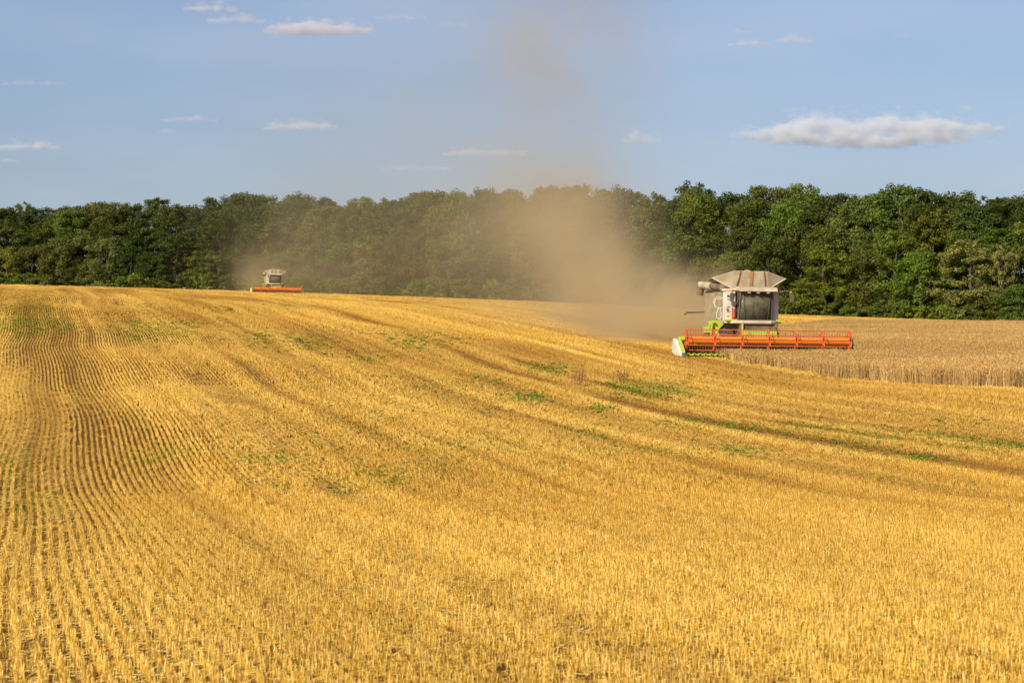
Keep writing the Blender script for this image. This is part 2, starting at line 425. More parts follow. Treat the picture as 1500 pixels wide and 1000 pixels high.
straw = straw_material('stubble_straw', (0.40, 0.195, 0.012), (0.80, 0.455, 0.043), (0.97, 0.73, 0.23))
A = [blades(38, 0.023, 0.16, 0.105, 0.0052, 0.16, litter=9, seed=i) for i in range(6)]
Al = [blades(20, 0.022, 0.16, 0.095, 0.0055, 0.28, litter=26, seed=20+i) for i in range(5)]
A2 = [blades(32, 0.0115, 0.16, 0.115, 0.0062, 0.12, litter=2, seed=10+i) for i in range(5)]
stubble_layer('near_stubble', 12, 62, 0.30, 0.15, A + A2, Al, straw, 'golden cereal stubble in drilled rows across the foreground', narrow=5)
B = [blades(40, 0.0105, 0.33, 0.115, 0.009, 0.11, litter=1, seed=40+i) for i in range(5)]
Bl = [blades(28, 0.024, 0.32, 0.095, 0.010, 0.28, litter=34, seed=60+i) for i in range(4)]
stubble_layer('stubble', 62, 150, 0.60, 0.15, B, Bl, straw, 'golden stubble rows sweeping over the middle of the slope')
C_ = [blades(44, 0.012, 0.6, 0.125, 0.014, 0.11, litter=1, seed=80+i) for i in range(4)]
Cl = [blades(36, 0.032, 0.6, 0.11, 0.016, 0.3, litter=34, seed=90+i, lit_w=0.02) for i in range(3)]
stubble_layer('far_stubble', 150, 300, 1.15, 0.15, C_, Cl, straw, 'golden stubble on the upper slope below the crest')
D_ = [blades(110, 0.45, 1.2, 0.14, 0.035, 0.2, litter=30, seed=100+i, lit_w=0.04) for i in range(3)]
stubble_layer('crest_stubble', 300, 575, 2.3, 0.9, D_, D_, straw, 'pale yellow stubble in front of the forest edge')

# ------------------------------------------------------------------ standing wheat
wheat_m = straw_material('ripe_wheat', (0.28, 0.16, 0.042), (0.55, 0.35, 0.115), (0.72, 0.52, 0.23), 0.2)
def make_wheat():
    W = [blades(230, 0.55, 0.55, 0.67, 0.012, 0.10, seed=200+i, ear=True) for i in range(4)]
    n0 = []
    step = 0.9
    xs = np.arange(-40, 90, step); ys = np.arange(80, 310, step)
    X, Y = np.meshgrid(xs, ys); X = X.ravel()+rng.uniform(-.2, .2, X.size); Y = Y.ravel()+rng.uniform(-.2, .2, Y.size)
    e = in_wheat(X, Y) & in_wheat(X-0.4, Y-0.1) & (X < 0.222*Y+3) & (X > -0.25*Y)
    # thin the invisible interior far from the camera a little
    X, Y = X[e], Y[e]; n = len(X)
    b = 0.92 + 0.2*vnoise(X/5.0, Y/9.0, 3) + rng.normal(0, 0.04, n)
    T = np.stack([b, b*0.985, b*0.96, np.ones(n)], -1)
    hs = (1 + 0.10*(vnoise(X/3.0, Y/4.0, 9)-0.5) + rng.normal(0, 0.03, n))*(1 - 0.36*np.clip((Y-112)/22, 0, 1)*np.clip((150-Y)/6, 0, 1))
    return scatter('standing_wheat', W, wheat_m, np.stack([X, Y, Zg(X, Y)], -1), np.stack([rng.normal(0, .03, n), rng.normal(0, .03, n), rng.uniform(0, 6.28, n)], -1),
            np.stack([np.ones(n), np.ones(n), hs], -1), rng.integers(0, 4, n), T, 'ripe uncut wheat standing beside and in front of the red header', 'wheat')
make_wheat()

# ------------------------------------------------------------------ green regrowth in the stubble
def leaf_tuft(seed, n=22, R_=0.16, h=0.16, lw=0.035):
    g = np.random.default_rng(seed); V = []; Fc = []; S = []
    for i in range(n):
        a = g.uniform(0, 6.28); r0 = R_*math.sqrt(g.uniform())*0.7; p = np.array([math.cos(a)*r0, math.sin(a)*r0, g.uniform(0, 0.03)])
        b = g.uniform(0, 6.28); L = h*g.uniform(0.5, 1.2); d = np.array([math.cos(b)*0.6, math.sin(b)*0.6, g.uniform(0.4, 1.0)])*L
        wv = np.array([-math.sin(b), math.cos(b), 0])*lw*g.uniform(0.6, 1.2)
        q = p + d*0.55; e = p + d + np.array([math.cos(b), math.sin(b), -0.2])*L*0.3; k0 = len(V)
        V += [p, q+wv, e, q-wv]; Fc.append((k0, k0+1, k0+2, k0+3)); S += [g.uniform()]*4
    me = mesh_np('tuft', np.array(V), np.array(Fc), 4); set_attr(me, 'shade', S); return me
green_m = straw_material('green_regrowth', (0.09, 0.15, 0.02), (0.18, 0.27, 0.035), (0.32, 0.38, 0.06), 0.35)
PATCH = [  # photo x, y, half width, half height, count
 (18,455,22,26,90),(60,448,16,16,60),(50,476,50,14,70),(232,482,45,14,110),(200,455,30,6,40),(395,448,42,5,80),(330,452,20,4,20),(455,502,34,14,60),
 (383,497,14,9,14),(546,708,38,13,220),(575,704,14,8,60),(705,654,62,13,300),(640,672,60,20,170),(620,690,40,16,80),(960,573,45,8,240),(920,566,30,6,60),
 (885,598,14,4,70),(875,638,40,9,80),(900,662,50,6,120),(1000,665,80,10,140),(1080,662,50,8,90),(1290,642,70,9,190),(1180,628,50,7,80),(1455,655,45,6,220),(1400,642,60,6,70),
 (1060,627,40,6,90),(1000,618,25,4,60),(1330,672,50,7,90),(1240,665,30,5,60),(262,664,28,8,70),(215,672,30,8,30),(400,672,40,8,110),(410,713,14,4,35),(65,742,60,20,120),(20,690,25,30,60),
 (800,541,24,6,70),(770,583,30,5,80),(700,560,60,8,50),(610,500,40,10,60),(690,590,60,20,50),(515,640,60,20,90),(560,600,80,25,60),(1400,625,80,10,40),(950,700,200,20,60),
 (545,525,30,8,40),(480,700,80,30,30),(1130,555,80,8,30),(800,680,40,10,60),(370,780,40,20,25),(240,790,25,20,20)]
def make_weeds():
    P = []; 
    for x, y, a, b, n in PATCH:
        for i in range(int(n*(5.5 if x < 310 and y < 500 else 3.4))):
            u, v = rng.normal(0, 0.75), rng.normal(0, 0.75)
            px_, py_ = x+u*a, y+v*b
            if py_ < 424: continue
            P.append(pix2ground(px_, py_))
    for i in range(420):                               # stray plants everywhere
        P.append(pix2ground(rng.uniform(0, 1500), 440 + 560*rng.uniform()**1.5))
    P = np.array(P); n = len(P)
    ok = ~in_wheat(P[:, 0], P[:, 1]); P = P[ok]; n = len(P)
    Y = P[:, 1]; sc_ = rng.uniform(0.2, 0.62, n)*np.clip(Y/95, 0.45, 1.5)
    sc_[-420:] *= 0.55
    b = rng.uniform(0.75, 1.3, n); T = np.stack([1.25*b*rng.uniform(0.8, 1.3, n), 1.25*b, b*0.9, np.ones(n)], -1)
    return scatter('green_weeds', [leaf_tuft(i) for i in range(4)], green_m, np.stack([P[:, 0], Y, Zg(P[:, 0], Y)], -1),
        np.stack([np.zeros(n), np.zeros(n), rng.uniform(0, 6.28, n)], -1), np.stack([sc_*1.2, sc_*1.2, np.clip(sc_, 0, 0.75)*1.15], -1), rng.integers(0, 4, n), T,
        'green regrowth and weeds in loose patches among the stubble', 'weeds')
make_weeds()

# two brown uncut tufts beside the wheel ruts
for i, (px_, py_, hgt, lb) in enumerate([(846, 566, 0.62, 'tall brown tuft of uncut stalks above the wheel ruts'), (911, 560, 0.45, 'shorter brown tuft of uncut stalks right of the taller one')]):
    x, y = pix2ground(px_, py_)
    me = blades(60, 0.26, 0.3, hgt, 0.014, 0.32, seed=300+i, ear=True)
    m_, k, out = material('dry_stalks')
    at = k.n('ShaderNodeAttribute', attribute_name='shade')
    c = k.ramp(at.outputs['Fac'], [(0, (0.20, 0.10, 0.025)), (1, (0.42, 0.24, 0.07))])
    p = k.n('ShaderNodeBsdfPrincipled', {'Base Color': c, 'Roughness': 0.8}); k.t.links.new(p.outputs[0], out.inputs[0])
    o = link_mesh('stalk_tuft', me, None, m_); o.location = (x, y, float(Zg(x, y)))
    tag(o, lb, 'stalk tuft', 'brown tufts of uncut stalks')

# ------------------------------------------------------------------ trees of the forest edge
def leaf_material():
    m, k, out = material('foliage')
    at = k.n('ShaderNodeAttribute', attribute_name='shade'); oi = k.n('ShaderNodeObjectInfo')
    c = k.ramp(at.outputs['Fac'], [(0.0, (0.55, 0.6, 0.5)), (0.6, (1.0, 1.0, 1.0)), (1.0, (1.5, 1.4, 1.1))])
    c = k.mix(1.0, oi.outputs['Color'], c, 'MULTIPLY')
    d = k.n('ShaderNodeBsdfPrincipled', {'Base Color': c, 'Roughness': 0.55, 'Specular IOR Level': 0.25})
    t = k.n('ShaderNodeBsdfTranslucent', {'Color': c})
    mx = k.n('ShaderNodeMixShader', {0: 0.3, 1: d.outputs[0], 2: t.outputs[0]}); k.t.links.new(mx.outputs[0], out.inputs[0])
    return m
leafm = leaf_material()
barkm = mat_paint('bark', (0.07, 0.05, 0.03), (0.12, 0.10, 0.07), 0.5, 0.9, 2.0)

def crown_mesh(seed, h, rad, z0, lumps, per, shape='round', leaf=0.34):
    """leaf clumps spread through an uneven crown between z0 and h"""
    g = np.random.default_rng(seed); Pn = []; Nn = []; S = []
    hz = (h - z0)/2; cz = z0 + hz
    ph = g.uniform(0, 6.28, 4)
    for l in range(lumps):
        u = g.uniform(-1, 0.9) if l % 5 else g.uniform(0.45, 0.9); a = g.uniform(0, 6.28); rr = g.uniform(0.35, 1.0)**0.45
        if u > 0.6: rr *= g.uniform(0.55, 1.0)
        if shape == 'cone': prof = (1 - (u*0.5+0.5))**0.7*1.05 + 0.1
        elif shape == 'tall': prof = math.sqrt(max(0, 1-abs(u)**3))*0.95
        elif shape == 'bush': prof = math.sqrt(max(0, 1-max(u, 0)**2))
        else: prof = math.sqrt(max(0, 1-abs(u)**2.4))
        wob = 1 + 0.16*math.sin(2*a+ph[0]+u*2) + 0.13*math.sin(3*a+ph[1]-u*3) + 0.10*math.sin(5*u+ph[2])
        c = np.array([math.cos(a)*rad*prof*rr*wob, math.sin(a)*rad*prof*rr*wob, cz + u*hz*(0.96 + 0.06*g.uniform(-1, 1))])
        lr = rad*g.uniform(0.14, 0.33)*(0.7 if u > 0.7 else 1)
        n = int(per*(lr/(rad*0.25))**1.6)
        d = g.normal(0, 1, (n, 3)); d /= np.linalg.norm(d, axis=1)[:, None]
        q = c + d*lr*(g.uniform(0, 1, n)**0.5)[:, None]*np.array([1.15, 1.15, 0.75])
        nn = d*0.9 + g.normal(0, 0.55, (n, 3)); nn[:, 2] += 0.25
        nn /= np.linalg.norm(nn, axis=1)[:, None]
        Pn.append(q); Nn.append(nn); S.append(np.clip(g.uniform(0.15, 0.8) + g.normal(0, 0.16, n), 0, 1))
    P = np.concatenate(Pn); N = np.concatenate(Nn); S = np.concatenate(S)
    P[:, 2] = np.maximum(P[:, 2], 0.1)
    up = g.normal(0, 1, P.shape); t = np.cross(N, up); t /= np.linalg.norm(t, axis=1)[:, None]; b = np.cross(N, t)
    sz = (leaf*g.uniform(0.55, 1.25, len(P)))[:, None]
    V = np.stack([P - t*sz*0.5, P - b*sz*0.32, P + t*sz*0.5, P + b*sz*0.32], 1).reshape(-1, 3)
    me = mesh_np('crown', V, np.arange(len(V)).reshape(-1, 4), 4); set_attr(me, 'shade', np.repeat(S, 4)); me.materials.append(leafm)
    return me

def trunk_mesh(seed, h, r):
    g = random.Random(seed); m = MB(); p = Vector((0, 0, -0.4)); seg = 6; pts = [p]
    for i in range(seg): p = p + Vector((g.uniform(-.25, .25), g.uniform(-.25, .25), h*0.8/seg)); pts.append(p)
    for i in range(seg): m.tube(pts[i], pts[i+1], r*(1-i/seg*0.75), r*(1-(i+1)/seg*0.75), 8)
    for i in range(7):
        b = pts[g.randint(2, seg-1)]; a = g.uniform(0, 6.28); L = h*g.uniform(0.15, 0.3)
        q = b + Vector((math.cos(a)*L*0.7, math.sin(a)*L*0.7, L*0.6)); m.tube(b, q, r*0.35, r*0.12, 6)
        for j in range(2):
            a2 = a + g.uniform(-.8, .8); m.tube(q, q + Vector((math.cos(a2)*L*0.5, math.sin(a2)*L*0.5, L*0.4)), r*0.12, r*0.03, 5)
    me = bpy.data.meshes.new('trunk'); me.from_pydata(m.v, [], m.f); me.update(); me.materials.append(barkm)
    return me

KIND = {}
def kind(key, n, **kw):
    KIND[key] = [(crown_mesh(1000+hash_(key)*17+i, **kw), trunk_mesh(i+5, kw['h'], kw['h']*0.014+0.06)) for i in range(n)]
def hash_(s): return sum(ord(c)*(i+3) for i, c in enumerate(s)) % 97
kind('broad', 5, h=20, rad=5.3, z0=1.5, lumps=165, per=140, shape='round', leaf=0.40)
kind('tall', 4, h=21, rad=4.4, z0=1.5, lumps=150, per=130, shape='tall', leaf=0.40)
kind('edge', 5, h=11, rad=4.1, z0=-0.3, lumps=120, per=120, shape='bush', leaf=0.34)
kind('light', 3, h=14, rad=3.2, z0=0.8, lumps=90, per=110, shape='tall', leaf=0.33)
kind('shrub', 4, h=3.6, rad=2.6, z0=-0.2, lumps=50, per=90, shape='bush', leaf=0.34)

COLR = {'dark': (0.054, 0.075, 0.008), 'mid': (0.086, 0.102, 0.011), 'olive': (0.112, 0.124, 0.020), 'yellow': (0.165, 0.19, 0.020), 'pale': (0.165, 0.175, 0.05), 'fresh': (0.108, 0.145, 0.015)}
KCOUNT = {}
def tree(key, X, Y, sc_h, sc_w, colour, label, group, name='broadleaf_tree', cat='tree'):
    cm, tm = random.choice(KIND[key])
    o = empty(name, (X, Y, float(Zg(X, Y)) - 0.1), random.uniform(0, 6.28)); tag(o, label, cat, group)
    o.scale = (sc_w, sc_w*random.uniform(0.9, 1.1), sc_h)
    c = link_mesh('crown', cm, o); j = random.uniform(1.0, 1.4); cc = COLR[colour]
    c.color = (cc[0]*j*random.uniform(0.88, 1.15), cc[1]*j, cc[2]*j*random.uniform(0.8, 1.3), 1)
    link_mesh('trunk', tm, o)
    return o
def front_line(px_): return float(np.interp(px_, [-250, 0, 400, 750, 1125, 1500, 1750], [585, 563, 543, 484, 434, 398, 380]))
TOPX = [-200, 0, 60, 110, 200, 245, 262, 300, 345, 400, 470, 520, 560, 640, 690, 740, 820, 870, 930, 960, 985, 1020, 1060, 1095, 1130, 1165, 1200, 1260, 1300, 1370, 1400, 1440, 1480, 1700]
TOPY = [296, 294, 296, 290, 290, 291, 297, 290, 285, 284, 286, 288, 279, 272, 278, 276, 268, 276, 274, 270, 277, 263, 268, 268, 274, 271, 279, 279, 276, 271, 280, 279, 273, 277]
def place_forest():
    ranks = [(2.0, 5.6, 'edge'), (7.5, 6.4, 'mix'), (13.5, 6.2, 'top'), (20.0, 6.6, 'top')]
    for ri, (off, step, rk) in enumerate(ranks):
        px_ = -90 + ri*13
        while px_ < 1600:
            Yf = front_line(px_) + off + random.uniform(-1.6, 1.6); X = (px_-750)/F*Yf
            z = float(Zg(X, Yf)); topz = (YH - np.interp(px_, TOPX, TOPY))*Yf/F + 2.0
            H = topz - z
            if rk == 'edge':
                key = random.choice(['edge', 'edge', 'edge', 'light']); h = H*random.uniform(0.38, 0.68); base = 11 if key == 'edge' else 14
                cl = random.choice(['mid', 'mid', 'dark', 'olive', 'fresh']); lb = 'low bushy green tree at the front of the forest edge'; gp = 'low bushy trees along the forest edge'
                if cl == 'olive': lb = 'low olive green tree at the front of the forest edge'
            elif rk == 'mix':
                key = random.choice(['broad', 'tall', 'broad', 'light']); h = H*random.uniform(0.68, 0.88); base = {'broad': 20, 'tall': 21, 'light': 14}[key]
                cl = random.choice(['dark', 'mid', 'mid', 'olive']); lb = 'mid height dark green tree in the forest behind the field'; gp = 'middle rank of forest trees'
            else:
                key = random.choice(['broad', 'broad', 'tall']); h = H*random.uniform(0.90, 1.0) if ri == 3 else H*random.uniform(0.84, 1.0); base = 20 if key == 'broad' else 21
                cl = random.choice(['dark', 'dark', 'mid', 'mid', 'olive']); lb = 'tall dark green broadleaf tree forming the forest skyline'; gp = 'tall forest trees on the skyline'
            if ri >= 2: h *= 1.07
            if px_ > 1130: cl = random.choice(['mid', 'olive', 'fresh', 'mid', 'dark'] if rk == 'top' else ['mid', 'olive', 'fresh', 'olive'])
            if px_ < 340 and rk != 'edge': cl = random.choice(['dark', 'dark', 'mid'])
            sw = (h/base)**0.5*random.uniform(0.9, 1.15)
            if key == 'light': sw *= 1.25
            nogo = any(abs(px_-a) < b and ri <= c for a, b, c in HERO_GAP)
            if not nogo: tree(key, X, Yf, h/base, sw, cl, lb, gp)
            px_ += step*random.uniform(0.8, 1.2)*F/Yf
HEROES = [ # px, rank offset, height factor, width m, colour, kind, label
 (1212, -0.5, 0.60, 7.0, 'yellow', 'light', 'yellowish tree high in the forest right of the large harvester'),
 (1312, 0.5, 0.72, 6.5, 'fresh', 'light', 'bright yellow green tree in the middle of the right hand forest'),
 (1415, -0.5, 0.66, 8.0, 'pale', 'light', 'pale grey green tree standing out near the right end of the forest'),
 (1470, 1.0, 0.62, 3.5, 'pale', 'light', 'slim pale tree beside the larger pale tree at far right'),
 (1185, -1.5, 0.32, 6.0, 'yellow', 'light', 'small bright yellow green tree just right of the harvester cab'),
 (1495, -1.5, 0.30, 5.5, 'fresh', 'edge', 'bright green low bush cut by the right edge of the photo'),
 (1075, -1.0, 0.50, 6.0, 'fresh', 'edge', 'fresh green rounded tree directly above the large harvester'),
 (90, 0.5, 0.60, 9.0, 'olive', 'edge', 'large rounded olive tree at the front of the left forest'),
 (155, -0.5, 0.58, 8.0, 'pale', 'edge', 'pale greyish bushy tree left of the small harvester'),
 (8, -0.5, 0.48, 6.5, 'yellow', 'edge', 'yellow green tree cut by the left edge of the photo'),
 (318, -0.5, 0.45, 6.5, 'fresh', 'light', 'lighter pointed green tree just left of the small harvester'),
 (690, -0.5, 0.45, 6.0, 'olive', 'light', 'thin crowned tree with pale bare stems in the dusty middle forest'),
 (105, 6.0, 0.93, 8.0, 'fresh', 'broad', 'fresh green tree top on the left skyline'),
 (1022, 6.0, 0.97, 7.5, 'fresh', 'broad', 'tallest bright green tree on the skyline left of the harvester tank'),
]
HERO_GAP = [(p, 22, 0) for p, *_ in HEROES[:-2]] + [(1415, 24, 0), (90, 28, 0)]
place_forest()
for px_, off, hf, wd, cl, key, lb in HEROES:
    Yf = front_line(px_) + off; X = (px_-750)/F*Yf; z = float(Zg(X, Yf)); H = (YH - np.interp(px_, TOPX, TOPY))*Yf/F + 2.0 - z
    base, rad = {'light': (14, 3.2), 'edge': (11, 3.9), 'broad': (20, 4.9)}[key]
    tree(key, X, Yf, H*hf/base, wd/2/rad*1.15, cl, lb, 'distinct trees at the forest edge')
px_ = -80
while px_ < 1590:
    Yf = front_line(px_) - random.uniform(0.2, 2.0); X = (px_-750)/F*Yf
    s_ = random.uniform(0.55, 1.25)
    tree('shrub', X, Yf, s_, random.uniform(0.8, 1.3), random.choice(['mid', 'fresh', 'olive', 'fresh', 'mid', 'yellow']), 'low green shrub at the foot of the forest where the stubble ends', 'low shrubs along the forest foot', 'shrub', 'shrub')
    if random.random() < 0.55:
        Yb = Yf + random.uniform(2.5, 4.5); Xb = (px_+6-750)/F*Yb
        tree('shrub', Xb, Yb, random.uniform(0.9, 1.5), 1.3, random.choice(['mid', 'dark', 'olive']), 'low green shrub at the foot of the forest where the stubble ends', 'low shrubs along the forest foot', 'shrub', 'shrub')
    px_ += random.uniform(2.2, 3.6)*F/Yf

# ------------------------------------------------------------------ combine harvester
M = {
 'white': mat_paint('dusty_white_paint', (0.72, 0.69, 0.61), (0.48, 0.39, 0.26), 0.5, 0.45),
 'dustwhite': mat_paint('very_dusty_white_paint', (0.62, 0.54, 0.42), (0.42, 0.32, 0.19), 0.7, 0.6),
 'lime': mat_paint('lime_green_paint', (0.42, 0.55, 0.015), (0.42, 0.36, 0.14), 0.25, 0.35),
 'red': mat_paint('red_orange_paint', (0.66, 0.085, 0.014), (0.50, 0.22, 0.09), 0.2, 0.5, 3.0),
 'orange': mat_paint('orange_paint', (0.92, 0.21, 0.012), (0.75, 0.30, 0.07), 0.18, 0.5, 2.5),
 'dark': mat_paint('dark_grey_metal', (0.05, 0.045, 0.04), (0.22, 0.16, 0.10), 0.35, 0.5),
 'brown': mat_paint('dusty_brown_steel', (0.10, 0.07, 0.045), (0.26, 0.18, 0.10), 0.6, 0.7),
 'tyre': mat_paint('dusty_tyre_rubber', (0.03, 0.027, 0.025), (0.16, 0.11, 0.07), 0.5, 0.85),
 'cover': mat_paint('dusty_tank_canvas', (0.56, 0.49, 0.35), (0.36, 0.27, 0.15), 0.75, 0.8, 0.9),
 'steel': mat_paint('pale_worn_steel', (0.45, 0.40, 0.33), (0.35, 0.26, 0.16), 0.5, 0.45),
 'amber': mat_paint('amber_lens', (0.9, 0.25, 0.01), (0.7, 0.3, 0.1), 0.1, 0.2),
 'redlens': mat_paint('red_enamel', (0.5, 0.02, 0.01), (0.4, 0.15, 0.08), 0.2, 0.3),
 'seat': mat_paint('cab_interior_fabric', (0.20, 0.19, 0.17), (0.15, 0.13, 0.1), 0.3, 0.9),
 'grain': mat_paint('grain_heap', (0.38, 0.17, 0.06), (0.5, 0.28, 0.1), 0.5, 0.9, 8),
}
def glass_mat():
    m, k, out = material('dusty_cab_glass')
    g = k.n('ShaderNodeBsdfGlossy', {'Color': (0.55, 0.6, 0.55, 1), 'Roughness': 0.08})
    t = k.n('ShaderNodeBsdfTransparent', {'Color': (0.60, 0.70, 0.60, 1)})
    d = k.n('ShaderNodeBsdfDiffuse', {'Color': (0.40, 0.36, 0.23, 1)})
    nz = k.n('ShaderNodeTexNoise', {'Scale': 2.0, 'Detail': 5}, )
    tc = k.n('ShaderNodeTexCoord'); k.t.links.new(tc.outputs['Object'], nz.inputs['Vector'])
    fr = k.n('ShaderNodeFresnel', {0: 1.45})
    a = k.n('ShaderNodeMixShader', {0: fr.outputs[0], 1: t.outputs[0], 2: g.outputs[0]})
    b = k.n('ShaderNodeMixShader', {0: k.m('MULTIPLY', nz.outputs[0], 0.55), 1: a.outputs[0], 2: d.outputs[0]})
    k.t.links.new(b.outputs[0], out.inputs[0]); return m
M['glass'] = glass_mat(); M['side'] = mat_paint('dust_caked_side_panel', (0.38, 0.32, 0.19), (0.28, 0.21, 0.10), 0.7, 0.8)

def tyre(parent, x, y, r, wd):
    hub = r*0.55; h = wd/2
    t = MB(); t.lathe_x([(-h*0.8, hub), (-h, hub*1.25), (-h, r*0.86), (-h*0.75, r*0.965), (h*0.75, r*0.965), (h, r*0.86), (h, hub*1.25), (h*0.8, hub)], (x, y, r), 32)
    n = 22
    for i in range(n):
        for sgn in (-1, 1):
            a = 2*math.pi*(i + (0.5 if sgn > 0 else 0))/n; ca, sa = math.cos(a), math.sin(a)
            t.box((x + sgn*h*0.5, y + ca*r*0.975, r + sa*r*0.975), (h*0.95, 0.07, 0.06), (a - math.pi/2, 0, 0))
    w_ = empty('wheel', (0, 0, 0)); w_.parent = parent
    t.build('tyre', M['tyre'], w_)
    q = MB(); q.lathe_x([(-h*0.82, hub), (-h*0.4, hub*0.85), (-h*0.35, 0.15), (h*0.35, 0.15), (h*0.4, hub*0.85), (h*0.82, hub)], (x, y, r), 24)
    q.tube((x - h*0.6, y, r), (x + h*0.6, y, r), 0.17, n=14)
    q.build('rim', M['white'], w_)
    return w_

def make_combine():
    root = empty('combine_harvester', (0, 0, 0))
    W = M
    # --- body
    b = MB()
    b.prism([(-0.55,1.55),(-0.55,3.85),(0.0,3.95),(2.9,3.95),(4.0,3.85),(4.35,3.7),(4.45,2.6),(4.4,1.5),(4.0,1.25),(1.3,1.35)], 'x', -1.50, 1.60)
    body = b.build('body', W['side'], root, 0.05)
    sp = MB()
    for sx, xx in ((-1, -1.52), (1, 1.62)):
        sp.prism([(-0.45,2.15),(-0.45,3.7),(1.6,3.75),(1.75,1.75)], 'x', xx-0.015, xx+0.02)
        sp.prism([(1.85,1.7),(1.7,3.75),(3.9,3.6),(4.2,3.4),(4.25,1.7)], 'x', xx-0.015, xx+0.02)
    sp.build('side_panel', W['side'], root, 0.015)
    ls = MB()
    for xx in (-1.56, 1.66):
        ls.prism([(-0.3,1.5),(-0.3,1.95),(1.2,1.8),(4.2,1.65),(4.2,1.3),(1.5,1.3)], 'x', xx-0.03, xx+0.03)
    ls.build('lime_side_skirt', W['lime'], root, 0.01)
    ch = MB(); ch.box((0.05, 2.4, 1.2), (2.0, 4.8, 0.7)); ch.box((0.05, 0, 0.95), (2.5, 0.5, 0.45)); ch.box((0.05, 4.3, 0.75), (2.2, 0.3, 0.3))
    ch.build('chassis', W['dark'], root, 0.02)
    eh = MB(); eh.prism([(4.4,1.1),(5.1,0.9),(5.3,1.4),(4.8,2.1),(4.4,2.1)], 'x', -1.2, 1.3); eh.build('straw_chopper', W['lime'], root, 0.02)
    # --- wheels
    tyre(root, -1.36, 0.0, 0.95, 0.80); tyre(root, 1.42, 0.0, 0.95, 0.80)
    tyre(root, -1.25, 4.3, 0.62, 0.5); tyre(root, 1.3, 4.3, 0.62, 0.5)
    # --- fenders and lime brackets round the left wheel
    fd = MB()
    for sx in (-1, 1):
        x0, x1 = sorted((sx*1.0 + 0.03, sx*1.85 + 0.03))
        pts = [(math.cos(a)*1.12, 0.95 + math.sin(a)*1.12) for a in [R(t) for t in range(20, 116, 15)]]
        inn = [(math.cos(a)*1.06, 0.95 + math.sin(a)*1.06) for a in [R(t) for t in range(110, 19, -15)]]
        fd.prism(pts + inn, 'x', x0, x1)
    fd.build('fender', W['brown'], root)
    br = MB()
    br.prism([(-1.55,2.12),(-2.35,2.05),(-2.45,1.75),(-2.1,1.85),(-2.0,1.5),(-2.1,0.95),(-1.95,0.95),(-1.85,1.55),(-1.55,1.85)], 'y', -0.75, -0.62)
    br.box((-2.2, -0.3, 1.98), (0.12, 1.4, 0.12)); br.box((-2.25, -0.2, 1.6), (0.08, 1.0, 0.10)); br.box((-2.28, -0.7, 1.35), (0.10, 0.10, 0.8)); br.box((-2.0, 0.2, 1.95), (0.5, 0.1, 0.08))
    br.build('lime_ladder_bracket', W['lime'], root, 0.01)
    # --- ladder and handrails
    hr = MB()
    hr.path([(-1.62,-0.8,3.42),(-2.02,-0.85,3.46),(-2.16,-0.85,3.40),(-2.20,-0.85,3.1),(-2.08,-0.85,2.86),(-1.95,-0.85,2.82),(-1.62,-0.8,2.84)], 0.024)
    hr.path([(-1.68,-0.5,3.34),(-2.0,-0.5,3.34),(-2.07,-0.5,3.1),(-1.98,-0.5,2.9)], 0.022)
    hr.path([(-1.9,-0.85,2.82),(-2.02,-0.85,2.5),(-2.0,-0.85,2.22),(-1.82,-0.85,2.15),(-1.72,-0.85,2.4),(-1.78,-0.85,2.82)], 0.022)
    hr.path([(-1.62,-0.85,3.42),(-1.62,-0.85,2.1)], 0.022); hr.path([(-1.66,-1.2,2.95),(-1.66,-1.2,2.1)], 0.02)
    hr.build('handrail', W['white'], root)
    ld = MB()
    for i in range(5): ld.box((-2.12, -0.5, 0.75 + i*0.3), (0.35, 0.4, 0.035))
    ld.box((-1.97, -0.5, 1.35), (0.03, 0.06, 1.5)); ld.box((-2.28, -0.5, 1.35), (0.03, 0.06, 1.5)); ld.build('ladder', W['dark'], root)
    # --- cab
    cab = MB()
    cx = 0.10; fl = 2.18; tp = 3.78
    for sx in (-1, 1):
        cab.path([(cx+sx*1.02,-1.75,fl),(cx+sx*0.94,-1.98,tp)], 0.045, 6); cab.path([(cx+sx*0.70,-1.95,fl),(cx+sx*0.84,-2.1,tp)], 0.016, 6)
        cab.path([(cx+sx*1.06,-0.75,fl),(cx+sx*1.0,-0.75,tp)], 0.055, 6)
    cab.box((cx, -1.3, fl-0.04), (2.14, 1.4, 0.09)); cab.box((cx, -2.04, tp-0.03), (1.9, 0.12, 0.08)); cab.box((cx, -0.62, 2.95), (2.05, 0.06, 1.6))
    cabo = cab.build('cab', W['dark'], root)
    # curved windscreen
    N = 12; V = []; Fc = []
    for i in range(N+1):
        a = (i/N*2-1); x = cx + a*0.97; y0 = -1.98 + 0.22*abs(a)**2.2
        V += [(x, y0, fl+0.02), (x*0.96+0.004, y0-0.16, tp-0.05)]
    for i in range(N): Fc.append((2*i, 2*i+2, 2*i+3, 2*i+1))
    g = MB(); g.add(V, Fc); wso = g.build('windscreen', W['glass'], cabo, smooth=True)
    wsm = wso.modifiers.new('thick', 'SOLIDIFY'); wsm.thickness = 0.012
    for sx in (-1, 1):
        g = MB(); g.plate([(cx+sx*1.03,-1.72,fl+0.03),(cx+sx*1.06,-0.8,fl+0.03),(cx+sx*1.0,-0.8,tp-0.04),(cx+sx*0.95,-1.9,tp-0.04)], 0.01); g.build('side_window', W['glass'], cabo)
    st = MB(); st.box((cx, -1.1, 2.55), (0.52, 0.5, 0.14)); st.box((cx, -0.85, 2.95), (0.5, 0.14, 0.75)); st.box((cx+0.42, -1.15, 2.72), (0.14, 0.5, 0.1)); st.box((cx, -0.82, 3.4), (0.26, 0.1, 0.18)); st.build('driver_seat', W['seat'], cabo, 0.03)
